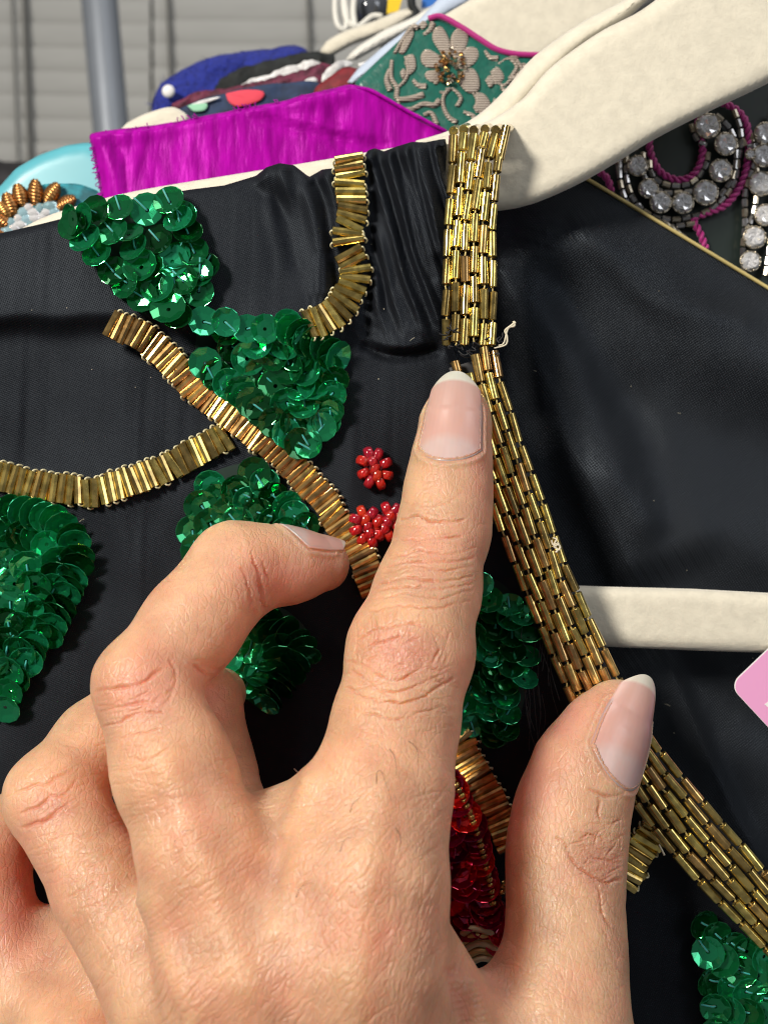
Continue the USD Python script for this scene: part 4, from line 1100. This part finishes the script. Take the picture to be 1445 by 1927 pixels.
THUMB = [J(1164, 1336, -11, 56), J(1140, 1376, -12.5, 74), J(1100, 1450, -15, 92), J(1074, 1530, -17.5, 100), J(1065, 1610, -20, 103), J(1064, 1700, -24, 101), J(1064, 1800, -28, 106), J(1046, 1890, -31, 126), J(1036, 1980, -34, 150), J(960, 2300, -36, 230)]
WEB_TH = [J(712, 1780, -46, 136), J(800, 1950, -40, 150)]
WEB_TI = [J(700, 2010, -38, 150), J(850, 1980, -30, 100), J(1010, 1985, -30, 110)]


def hand_sdf(p):
    p = np.asarray(p, np.float32)
    i = chain(p, INDEX, 3)
    m = smin(chain(p, MID_MED, 3), chain(p, MID_TIP, 3), 2.0)
    m = smin(m, chain(p, MID_PROX, 4), 2.2)
    m = smin(m, chain(p, MID_PAD, 4), 3.0)
    r = smin(chain(p, RING_PROX, 3), chain(p, RING_MED, 3), 2.5)
    k = smin(chain(p, PINK_PROX, 3), chain(p, PINK_MED, 3), 2.5)
    t = chain(p, THUMB, 4)
    palm = smin(chain(p, INDEX_MC, 4), chain(p, MID_MC, 4), 9)
    palm = smin(palm, chain(p, RING_MC, 4), 7)
    palm = smin(palm, chain(p, WEB_TH, 4), 3)
    d = smin(palm, i, 5)
    d = smin(d, chain(p, WEB_IM, 4), 9)
    d = smin(d, m, 3.5)
    d = smin(d, smin(r, chain(p, WEB_MR, 4), 4), 2.0)
    d = smin(d, smin(k, chain(p, WEB_RP, 4), 4), 2.0)
    d = smin(d, smin(t, chain(p, WEB_TI, 4), 9), 6)
    return np.maximum(d, -(p[:, 2] + 138))


def grad(f, p, e=0.15):
    g = 0
    for s_ in ((1, -1, -1), (-1, -1, 1), (-1, 1, -1), (1, 1, 1)):
        s_ = np.array(s_, np.float32); g = g + s_ * f(p + s_ * e)[:, None]
    return unit(g)


h = 0.9
lo = np.array([-88, -78, -142.0]); hi = np.array([66, 12, 26.0])
axs = [np.arange(a, b, h) for a, b in zip(lo, hi)]
axs = [x[:len(x) // 3 * 3] for x in axs]
cg = np.stack(np.meshgrid(*[x[1::3] for x in axs], indexing='ij'), -1)
Fc = hand_sdf(cg.reshape(-1, 3)).reshape(cg.shape[:3])
F = np.kron(Fc, np.ones((3, 3, 3), np.float32))
near = np.argwhere(np.abs(F) < 2.4)
F[tuple(near.T)] = hand_sdf(lo + h * near)
V, T = surface_nets(F, lo, h)
tm = trimesh.Trimesh(V, T, process=False)
tm.update_faces(tm.nondegenerate_faces())
V, T = trimesh.remesh.subdivide(np.asarray(tm.vertices), np.asarray(tm.faces))
V = V - grad(hand_sdf, V) * hand_sdf(V)[:, None]
N = grad(hand_sdf, V)
_v = unit(V - np.array([0, -D, 0])); _px, _py = unP(V)
_see = (np.einsum('ij,ij->i', N, _v) < 0.1) & (_px > -60) & (_px < 1500) & (_py < 1990)
V, T, _at = trimesh.remesh.subdivide(V, T, face_index=np.nonzero(_see[T].all(1))[0], vertex_attributes={'n': N})
N = unit(_at['n'])
# keep the finger skin closely even: relax a little
px, py = unP(V)
view = unit(V - np.array([0, -D, 0])); facing = -np.einsum('ij,ij->i', N, view)

# --- creases: (pixel polyline, depth mm, width px)
g = random.Random(11)
CR = []


def crease(pts, dep, wid):
    q = path(pts, step=1.6); n_ = len(q)
    u_ = np.arange(n_) * 1.6
    w1, w2, w3 = (g.uniform(0, 99) for _ in range(3))
    nz_ = lambda o, sc: meshkit.noise(np.stack([u_ / sc + o, u_ * 0 + o, u_ * 0], -1), 3) - 0.5
    amp = min(6.0, 0.10 * u_[-1])
    q = q + np.stack([nz_(w1, 22) + 0.5 * nz_(w1 + 7, 8), nz_(w2, 22) + 0.5 * nz_(w2 + 7, 8)], 1) * amp
    CR.append((q, dep * 1.7 * np.clip(0.25 + 1.5 * (nz_(w3, 26) + 0.5), 0.2, 1.5), wid))


def field(region, n, ang, spread, length, dep, wid, curl=0.0):
    """short wrinkles inside an ellipse-ish region: centre, radii, angle of the lines (degrees)"""
    cx, cy, rx, ry, rot = region
    for _ in range(int(n * 1.7)):
        a, r_ = g.uniform(0, 2 * math.pi), math.sqrt(g.random())
        ex_, ey_ = rx * r_ * math.cos(a), ry * r_ * math.sin(a)
        c, s_ = math.cos(math.radians(rot)), math.sin(math.radians(rot))
        x, y = cx + ex_ * c - ey_ * s_, cy + ex_ * s_ + ey_ * c
        t = math.radians(ang + g.gauss(0, spread * 0.75)); L = length * g.uniform(0.5, 1.4) * 0.72
        dv = np.array([math.cos(t), math.sin(t)]); nv_2 = np.array([-dv[1], dv[0]])
        b = curl * L + g.gauss(0, 0.08) * L
        crease([(x - dv[0] * L, y - dv[1] * L), (x + nv_2[0] * b, y + nv_2[1] * b), (x + dv[0] * L, y + dv[1] * L)], dep * 0.46 * g.uniform(0.4, 1.3), wid * g.uniform(0.5, 1.0))


# index finger, end joint
crease([(752, 978), (780, 973), (815, 979), (850, 981), (872, 978)], 0.42, 4.5)
crease([(748, 1010), (790, 1014), (840, 1012), (868, 1008)], 0.20, 4)
crease([(760, 945), (800, 950), (850, 946)], 0.14, 4)
field((815, 1000, 75, 40, 0), 26, 2, 10, 55, 0.12, 3)
field((815, 920, 60, 40, 0), 16, 20, 40, 26, 0.08, 3)
for y, dp in ((1040, .18), (1056, .22), (1072, .20), (1090, .24), (1106, .22), (1122, .20), (1140, .16)):
    k = (y - 1040) / 100
    crease([(735 - k * 40, y + 8), (790 - k * 30, y - 4 + 6 * math.sin(y)), (850 - k * 20, y + 2), (892 - k * 8, y - 8)], dp, 4)
field((800, 1085, 85, 60, 0), 36, -4, 9, 60, 0.11, 3)
# index finger, middle joint: swirl of folds
for pts, dp, w in ([(670, 1212), (690, 1192), (725, 1182), (765, 1172), (800, 1180)], .22, 5), ([(676, 1240), (692, 1216), (725, 1205), (752, 1198)], .28, 5), ([(705, 1165), (712, 1185), (705, 1205), (690, 1225)], .22, 4), \
        ([(690, 1248), (705, 1230), (735, 1225), (742, 1240), (735, 1262)], .18, 5), ([(735, 1262), (750, 1250), (790, 1254), (785, 1235), (760, 1222)], .15, 5), ([(742, 1240), (760, 1212), (790, 1200)], .14, 4), \
        ([(695, 1262), (712, 1268), (745, 1278), (770, 1270), (800, 1258)], .28, 5), ([(660, 1262), (690, 1280), (720, 1300), (760, 1300), (800, 1285), (845, 1262)], .26, 5), ([(650, 1290), (690, 1312), (740, 1322), (800, 1308), (850, 1280)], .28, 5), \
        ([(800, 1180), (830, 1200), (842, 1230), (835, 1255)], .14, 5), ([(815, 1192), (825, 1225), (815, 1250)], .18, 4), ([(700, 1270), (712, 1290), (730, 1310)], .22, 4), ([(640, 1318), (700, 1345), (760, 1350), (830, 1328)], .2, 5):
    crease(pts, dp, w)
field((760, 1215, 80, 52, 0), 55, 0, 60, 24, 0.16, 3)
field((748, 1330, 100, 60, 0), 60, 12, 14, 70, 0.12, 3.2, 0.12)
field((735, 1440, 105, 80, 0), 80, 28, 18, 75, 0.12, 3.2, 0.12)
field((710, 1570, 110, 110, 0), 90, -38, 22, 80, 0.12, 3.4)
field((690, 1740, 150, 130, 0), 130, -62, 22, 95, 0.16, 4.0)
field((800, 1800, 75, 130, 0), 60, -70, 14, 110, 0.18, 4.5)
field((600, 1860, 160, 90, 0), 100, -60, 22, 90, 0.15, 4.0)
# back of hand between the knuckles: diagonal folds
field((430, 1650, 120, 150, 20), 130, -38, 14, 85, 0.15, 3.6)
field((480, 1540, 110, 70, 0), 70, -8, 16, 80, 0.13, 3.4)
field((380, 1480, 100, 70, 0), 40, 8, 22, 70, 0.11, 3.2)
field((420, 1820, 110, 110, 0), 90, -50, 16, 95, 0.17, 4.0)
field((230, 1690, 70, 110, -25), 70, -42, 14, 70, 0.12, 3.5)
field((130, 1850, 80, 70, 0), 50, -58, 12, 90, 0.12, 3.8)
field((130, 1610, 60, 50, 0), 30, -22, 14, 60, 0.12, 3.4)
# middle finger: knuckle folds and fine rings
for pts, dp, w in ([(182, 1302), (215, 1295), (262, 1288), (305, 1262)], .20, 5), ([(188, 1340), (240, 1328), (290, 1318), (325, 1300)], .16, 5), ([(192, 1366), (222, 1360), (262, 1342), (305, 1340)], .3, 5), \
        ([(205, 1395), (250, 1384), (300, 1370)], .18, 4), ([(320, 1238), (332, 1270), (322, 1310), (300, 1345)], .14, 5), ([(215, 1425), (280, 1430), (320, 1408)], .14, 4), \
        ([(412, 1272), (392, 1270), (368, 1252)], .22, 6), ([(418, 1262), (395, 1258), (372, 1240)], .14, 6), ([(499, 1146), (492, 1120), (486, 1080), (470, 1040)], .3, 8), ([(512, 1133), (505, 1100), (496, 1060)], .16, 6), ([(480, 1150), (470, 1110), (455, 1070)], .16, 6):
    crease(pts, dp, w)
field((345, 1170, 70, 80, 40), 60, 36, 12, 70, 0.08, 3, 0.1)
field((450, 1060, 50, 60, 0), 26, 62, 14, 60, 0.08, 3)
field((255, 1335, 70, 60, 0), 26, -12, 20, 50, 0.10, 3)
field((262, 1430, 60, 60, 0), 36, -4, 16, 60, 0.11, 3.2)
field((320, 1570, 70, 90, 0), 50, -14, 16, 70, 0.12, 3.4)
# ring finger knuckle
for pts, dp, w in ([(28, 1490), (80, 1475), (130, 1455)], .14, 5), ([(45, 1555), (90, 1540), (130, 1510)], .28, 5), ([(40, 1530), (80, 1515), (110, 1480)], .16, 4), ([(70, 1480), (110, 1500), (140, 1470)], .12, 4):
    crease(pts, dp, w)
field((100, 1500, 60, 60, 0), 24, -28, 16, 50, 0.10, 3)
field((150, 1390, 50, 50, 0), 24, 30, 14, 50, 0.08, 3)
# thumb: joint folds
for pts, dp, w in ([(1092, 1580), (1108, 1570), (1132, 1577), (1140, 1592)], .3, 4), ([(1045, 1580), (1062, 1592), (1080, 1622), (1104, 1645), (1140, 1660), (1165, 1658)], .34, 6), ([(1100, 1592), (1112, 1612), (1132, 1620), (1164, 1622)], .26, 4), \
        ([(1128, 1502), (1126, 1530), (1140, 1548), (1165, 1545)], .22, 4), ([(1118, 1600), (1120, 1580), (1130, 1565)], .2, 4), ([(1138, 1612), (1150, 1600), (1160, 1580)], .2, 4), ([(1110, 1640), (1130, 1680), (1135, 1720), (1150, 1745)], .24, 5), \
        ([(1098, 1625), (1115, 1610), (1140, 1605)], .2, 4), ([(1128, 1655), (1150, 1640), (1166, 1636)], .2, 4), ([(1108, 1486), (1130, 1496), (1150, 1500), (1172, 1492)], .2, 4):
    crease(pts, dp, w)
field((1132, 1600, 40, 70, 0), 44, 20, 50, 28, 0.15, 3)
field((1132, 1740, 40, 80, 0), 40, 50, 30, 45, 0.13, 3.4)
field((1060, 1640, 70, 80, 0), 36, 40, 20, 60, 0.07, 3.2)
field((1070, 1840, 90, 90, 0), 60, 40, 26, 70, 0.10, 3.6)
field((755, 1225, 85, 60, 0), 40, 70, 30, 34, 0.2, 3.4)
field((745, 1270, 95, 30, 0), 22, 4, 16, 70, 0.26, 3.8, 0.15)
field((1128, 1600, 42, 60, 0), 30, -30, 40, 36, 0.22, 3.4)
field((250, 1350, 66, 50, 0), 24, -16, 24, 46, 0.18, 3.4)
# finger print ridges on the thumb's side and the fine grain everywhere else live in the material

pts = np.vstack([c for c, _, _ in CR]); dep = np.concatenate([d_ * np.sin(np.linspace(0.25, math.pi - 0.25, len(c)))**0.5 for c, d_, _ in CR]); wid = np.concatenate([np.full(len(c), w) for c, _, w in CR])
tree = cKDTree(pts)
vis = facing > 0.05
q = np.stack([px[vis], py[vis]], 1)
dist, idx = tree.query(q, k=4, distance_upper_bound=22)
idx_ok = np.minimum(idx, len(pts) - 1)
w = wid[idx_ok]; x = np.where(np.isfinite(dist), dist, 99) / w
prof = -dep[idx_ok] * (1 - 0.55 * x * x) * np.exp(-x * x * 0.9)
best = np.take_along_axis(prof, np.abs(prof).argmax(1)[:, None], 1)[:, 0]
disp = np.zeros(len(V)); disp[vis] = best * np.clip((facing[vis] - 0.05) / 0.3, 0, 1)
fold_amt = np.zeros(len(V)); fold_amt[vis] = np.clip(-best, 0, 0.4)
# soft unevenness: tendons, pads, pores
disp += 0.5 * (meshkit.fbm(V / 9.0, 3, 21) - 0.5) + 0.07 * (meshkit.fbm(V / 2.2, 2, 22) - 0.5)
for pts_, a_, w_ in ([(720, 1480), (690, 1660), (665, 1940)], 0.9, 34), ([(300, 1420), (380, 1620), (460, 1850)], 0.8, 34), ([(270, 1700), (330, 1830), (365, 1940)], 1.3, 26), ([(590, 1470), (560, 1600), (520, 1750)], 0.9, 26), ([(880, 1850), (915, 1940)], 0.9, 14), ([(852, 1830), (880, 1940)], -0.8, 14), ([(585, 1480), (540, 1560)], 0.8, 18):
    disp += np.where(vis, fold(px, py, pts_, a_, w_), 0)

# nails: axis pixels (root -> tip), depth, radius, facing direction, half angle
NAILS = {
    'fingernail': dict(A=J(840, 896, -13.5, 74), B=J(859, 718, -9.0, 60), nrm=(-0.10, -1, 0.10), half=50, front=0.5),
    'fingernail_thumb': dict(A=J(1102, 1470, -15.5, 92), B=J(1184, 1272, -8.5, 50), nrm=(0.42, -0.90, 0.02), half=48, front=0.5),
    'fingernail_middle': dict(A=J(528, 1066, -16, 66), B=J(646, 1054, -8.9, 44), nrm=(0.05, -0.20, 0.97), half=52, front=0.4),
}


def nail_points(A, B, nrm, half, front, lift=0.12, nu=41, nv=61):
    (a, ra), (b, rb) = A, B
    t = unit(b - a); n0 = unit(np.asarray(nrm, float) - t * np.dot(nrm, t)); side = np.cross(t, n0)
    u_ = np.linspace(-1, 1, nu)[:, None]; v_ = np.linspace(0, 1, nv)[None, :]
    # outline: rounded root, straight sides, rounded free edge
    base = 0.20 * (np.abs(u_)**2.0)                       # root curve
    tip = 1.0 - 0.17 * np.abs(u_)**2.3
    s = base + (tip - base) * v_
    ang = np.radians(half) * u_ * (0.93 + 0.10 * np.sin(np.pi * np.clip(s, 0, 1))) * np.where(s > 0.8, 1 - 1.2 * np.maximum(s - 0.8, 0)**1.6, 1)
    r_ = ra + (rb - ra) * s
    c = a + (b - a) * s[..., None]
    p = c + r_[..., None] * (np.cos(ang)[..., None] * n0 + np.sin(ang)[..., None] * side)
    sh = p.shape
    flat = p.reshape(-1, 3)
    # bed lies on the skin; the free edge runs straight on past the tip
    s0 = 0.62
    def on_skin(s_, an):
        q_ = (a + (b - a) * s_[..., None] + (ra + (rb - ra) * s_)[..., None] * (np.cos(an)[..., None] * n0 + np.sin(an)[..., None] * side)).reshape(-1, 3)
        for _ in range(3):
            q_ = q_ - grad(hand_sdf, q_) * hand_sdf(q_)[:, None]
        return q_
    on = on_skin(np.minimum(s, s0), ang)
    prev = on_skin(np.minimum(s, s0) - 0.12, ang)
    over_ = np.maximum(s - s0, 0).reshape(-1, 1)
    run = unit(unit(on - prev) + 0.6 * t)
    blend = on + run * over_ * np.linalg.norm(b - a) - n0 * over_**2 * 3.5 - side * (np.sin(ang).reshape(-1, 1) * over_ * ra * 0.22)
    outw = unit(flat - c.reshape(-1, 3))
    blend = blend + outw * (lift * (1 - 0.55 * (u_**2 + 0 * v_).reshape(-1, 1)) + 0.12)
    return blend.reshape(sh), s, np.broadcast_to(u_, s.shape)


n, l = coords((1, 1, 1))
n.update({'at': ('attribute', {'attribute': 'tint'}), 'gd': ('noise_texture', {'scale': 900.0, 'detail': 2.0}), 'bp': ('bump', {'strength': 0.10, 'distance': 0.0002}),
          'p': ('principled_bsdf', {'roughness': 0.30, 'subsurface_weight': 0.5, 'subsurface_radius': (1, 0.4, 0.25), 'subsurface_scale': 0.0012, 'coat_weight': 0.3, 'coat_roughness': 0.26})})
l += [('at.color', 'p.base_color'), ('tc.object', 'gd.vector'), ('gd.fac', 'bp.height'), ('bp.normal', 'p.normal')]
M['nail'] = mat('bare_nail', n, l, 'p.BSDF')

# skin: base colour with its own redness map, cross-hatched fine lines as relief
n = {'tc': ('texture_coordinate', {}), 'at': ('attribute', {'attribute': 'tint'}),
     'mpa': ('mapping', {'scale': (1000, 560, 470), 'rotation': (0, 0.7, 0)}), 'va': ('voronoi_texture', {'feature': 'distance_to_edge', 'scale': 1.0}),
     'mpb': ('mapping', {'scale': (2600, 2600, 2600)}), 'vb': ('voronoi_texture', {'feature': 'distance_to_edge', 'scale': 1.0}),
     'ra': ('map_range', {'from_min': 0.0, 'from_max': 0.16, 'clamp': True}), 'rb': ('map_range', {'from_min': 0.0, 'from_max': 0.22, 'clamp': True}),
     'ns': ('noise_texture', {'scale': 420.0, 'detail': 4.0}), 'nd': ('noise_texture', {'scale': 250.0, 'detail': 2.0}), 'dv': ('vector_math', {'math_type': 'multiply_add', 'vector2': (0.0012, 0.0012, 0.0012)}),
     's1': ('math', {'math_type': 'multiply_add', 'value2': 0.35}), 's2': ('math', {'math_type': 'multiply_add', 'value2': 0.35}),
     'bp': ('bump', {'strength': 0.5, 'distance': 0.00013}),
     'nm': ('noise_texture', {'scale': 130.0, 'detail': 5.0}), 'rm': ('map_range', {'from_min': 0.33, 'from_max': 0.67, 'to_min': 0.86, 'to_max': 1.10, 'clamp': True}), 'hs': ('hsv', {}),
     'p': ('principled_bsdf', {'subsurface_method': 'random_walk', 'subsurface_weight': 0.55, 'subsurface_radius': (1.0, 0.36, 0.18), 'subsurface_scale': 0.0013, 'subsurface_anisotropy': 0.6, 'roughness': 0.46, 'specular_ior_level': 0.5}),
     'rr': ('map_range', {'from_min': 0.3, 'from_max': 0.7, 'to_min': 0.31, 'to_max': 0.46, 'clamp': True})}
l = [('tc.object', 'nd.vector'), ('nd.color', 'dv.vector1'), ('tc.object', 'dv.vector3'), ('dv.vector', 'mpa.vector'), ('dv.vector', 'mpb.vector'), ('mpa.vector', 'va.vector'), ('mpb.vector', 'vb.vector'), ('va.distance', 'ra.value'), ('vb.distance', 'rb.value'),
     ('tc.object', 'ns.vector'), ('rb.result', 's1.value1'), ('ra.result', 's1.value3'), ('ns.fac', 's2.value1'), ('s1.value', 's2.value3'), ('s2.value', 'bp.height'), ('bp.normal', 'p.normal'),
     ('tc.object', 'nm.vector'), ('nm.fac', 'rm.value'), ('rm.result', 'hs.value'), ('at.color', 'hs.color'), ('hs.color', 'p.base_color'), ('ns.fac', 'rr.value'), ('rr.result', 'p.roughness')]
M['skin'] = mat('skin', n, l, 'p.BSDF')

hand = thing('hand', 'left hand, back towards us, index finger pointing up along the beaded strap', 'hand')
nails = []
footprint = []
for key, kw in NAILS.items():
    Np, s_, u_ = nail_points(**kw)
    nails.append((key, Np, s_, u_, kw['front']))
    footprint.append(Np[:, :].reshape(-1, 3))
    # skin sinks under the nail and swells a little round its edge
    kt = cKDTree(Np.reshape(-1, 3)); dd, _ = kt.query(V, distance_upper_bound=6)
    e = np.concatenate([Np[0, :45], Np[-1, :45], Np[:, 0]]); de, _ = cKDTree(e).query(V, distance_upper_bound=4)
    inside = (dd < 0.55) & (de > 0.75)
    disp = np.where(inside, -0.22, disp)
    disp += np.where(np.isfinite(de) & ~inside, 0.42 * np.exp(-((np.where(np.isfinite(de), de, 9) - 0.85) / 0.55)**2), 0)
V2 = V + N * disp[:, None]

base = np.array([0.625, 0.365, 0.230]); pink = np.array([0.61, 0.255, 0.195]); tan = np.array([0.595, 0.340, 0.200]); pale = np.array([0.66, 0.40, 0.275])
col = np.tile(base, (len(V), 1))


def blob(cx, cy, rx, ry, c, a):
    global col
    k = a * np.exp(-(((px - cx) / rx)**2 + ((py - cy) / ry)**2)) * np.clip(facing * 3, 0, 1)
    col = col * (1 - k[:, None]) + np.asarray(c) * k[:, None]


for b in ((1060, 1340, 60, 80, pink, .9), (1000, 1480, 60, 110, pink, .7), (1150, 1300, 60, 50, pink, .5), (755, 1225, 62, 46, (0.50, 0.225, 0.17), .75), (560, 1075, 120, 60, pink, .75), (260, 1300, 80, 70, pink, .6), (90, 1510, 60, 60, pink, .5), (20, 1700, 80, 120, pink, .8),
          (900, 850, 30, 160, pink, .5), (460, 1650, 120, 160, tan, .35), (700, 1420, 90, 120, tan, .5), (560, 1760, 60, 160, pale, .4), (320, 1130, 70, 80, pale, .25), (640, 1560, 60, 120, pale, .35), (900, 1830, 60, 90, pink, .6), (1130, 1620, 40, 60, (0.40, 0.20, 0.125), .6), (1060, 1850, 90, 110, base, .2), (800, 1010, 70, 40, pink, .35)):
    blob(*b)
bl_ = (meshkit.fbm(V / 8.0, 4, 33) - 0.5)[:, None] * 1.2
col = col + np.clip(bl_, 0, 0.5) * (np.array([0.60, 0.24, 0.165]) - col) + np.clip(-bl_, 0, 0.5) * (np.array([0.65, 0.385, 0.235]) - col)
col *= (1 + 0.16 * (meshkit.fbm(V / 5.0, 3, 31) - 0.5))[:, None]
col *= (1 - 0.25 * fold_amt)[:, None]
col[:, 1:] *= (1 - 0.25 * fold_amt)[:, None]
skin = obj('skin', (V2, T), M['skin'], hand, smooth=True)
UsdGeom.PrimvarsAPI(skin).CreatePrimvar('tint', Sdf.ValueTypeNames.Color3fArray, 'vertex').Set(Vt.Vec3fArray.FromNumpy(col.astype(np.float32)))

for key, Np, s_, u_, fr in nails:
    sh_ = sheet(Np, 0.26)
    m = obj('fingernail', sh_, M['nail'], hand, smooth=True)
    bed = np.array([0.68, 0.37, 0.31]); lun = np.array([0.66, 0.47, 0.42]); edge = np.array([0.78, 0.70, 0.55])
    rootk = np.clip((0.22 - s_ + 0.12 * (1 - u_**2)) / 0.10, 0, 1)[..., None]
    tipline = 0.885 - 0.05 * u_**2
    tipk = np.clip((s_ - tipline) / 0.025, 0, 1)[..., None]
    c = bed + (lun - bed) * rootk * 1.0; c = c * (1 - tipk) + edge * tipk
    c = c * (1 + 0.010 * np.sin(u_ * 40) * np.ones_like(s_))[..., None]
    c = np.concatenate([c.reshape(-1, 3)] * 2)
    UsdGeom.PrimvarsAPI(m).CreatePrimvar('tint', Sdf.ValueTypeNames.Color3fArray, 'vertex').Set(Vt.Vec3fArray.FromNumpy(c.astype(np.float32)))

# a few fine hairs on the back of the index finger
M['hair'] = plain('dark_hair', (0.03, 0.018, 0.012), 0.5)
kt = cKDTree(np.stack([px[vis], py[vis]], 1)); Vv, Nv = V2[vis], N[vis]
hs_ = []
for pts_ in ([(708, 1478), (712, 1450), (722, 1470), (735, 1512)], [(732, 1410), (742, 1430), (744, 1462)], [(640, 1602), (650, 1585), (664, 1578)], [(560, 1690), (575, 1668), (592, 1662)], [(770, 1395), (782, 1412), (786, 1436)], [(660, 1530), (668, 1512), (682, 1502)], [(330, 1585), (345, 1570), (362, 1566)], [(745, 1560), (752, 1580), (748, 1604)]):
    q_ = path(pts_, n=12); _, ii = kt.query(q_)
    hs_.append(tube(Vv[ii] + Nv[ii] * (0.08 + 0.45 * np.sin(np.linspace(0, np.pi * 0.8, 12)))[:, None], np.linspace(0.045, 0.02, 12), 4))
obj('fine_hair', cat(hs_), M['hair'], hand, kind='stuff')
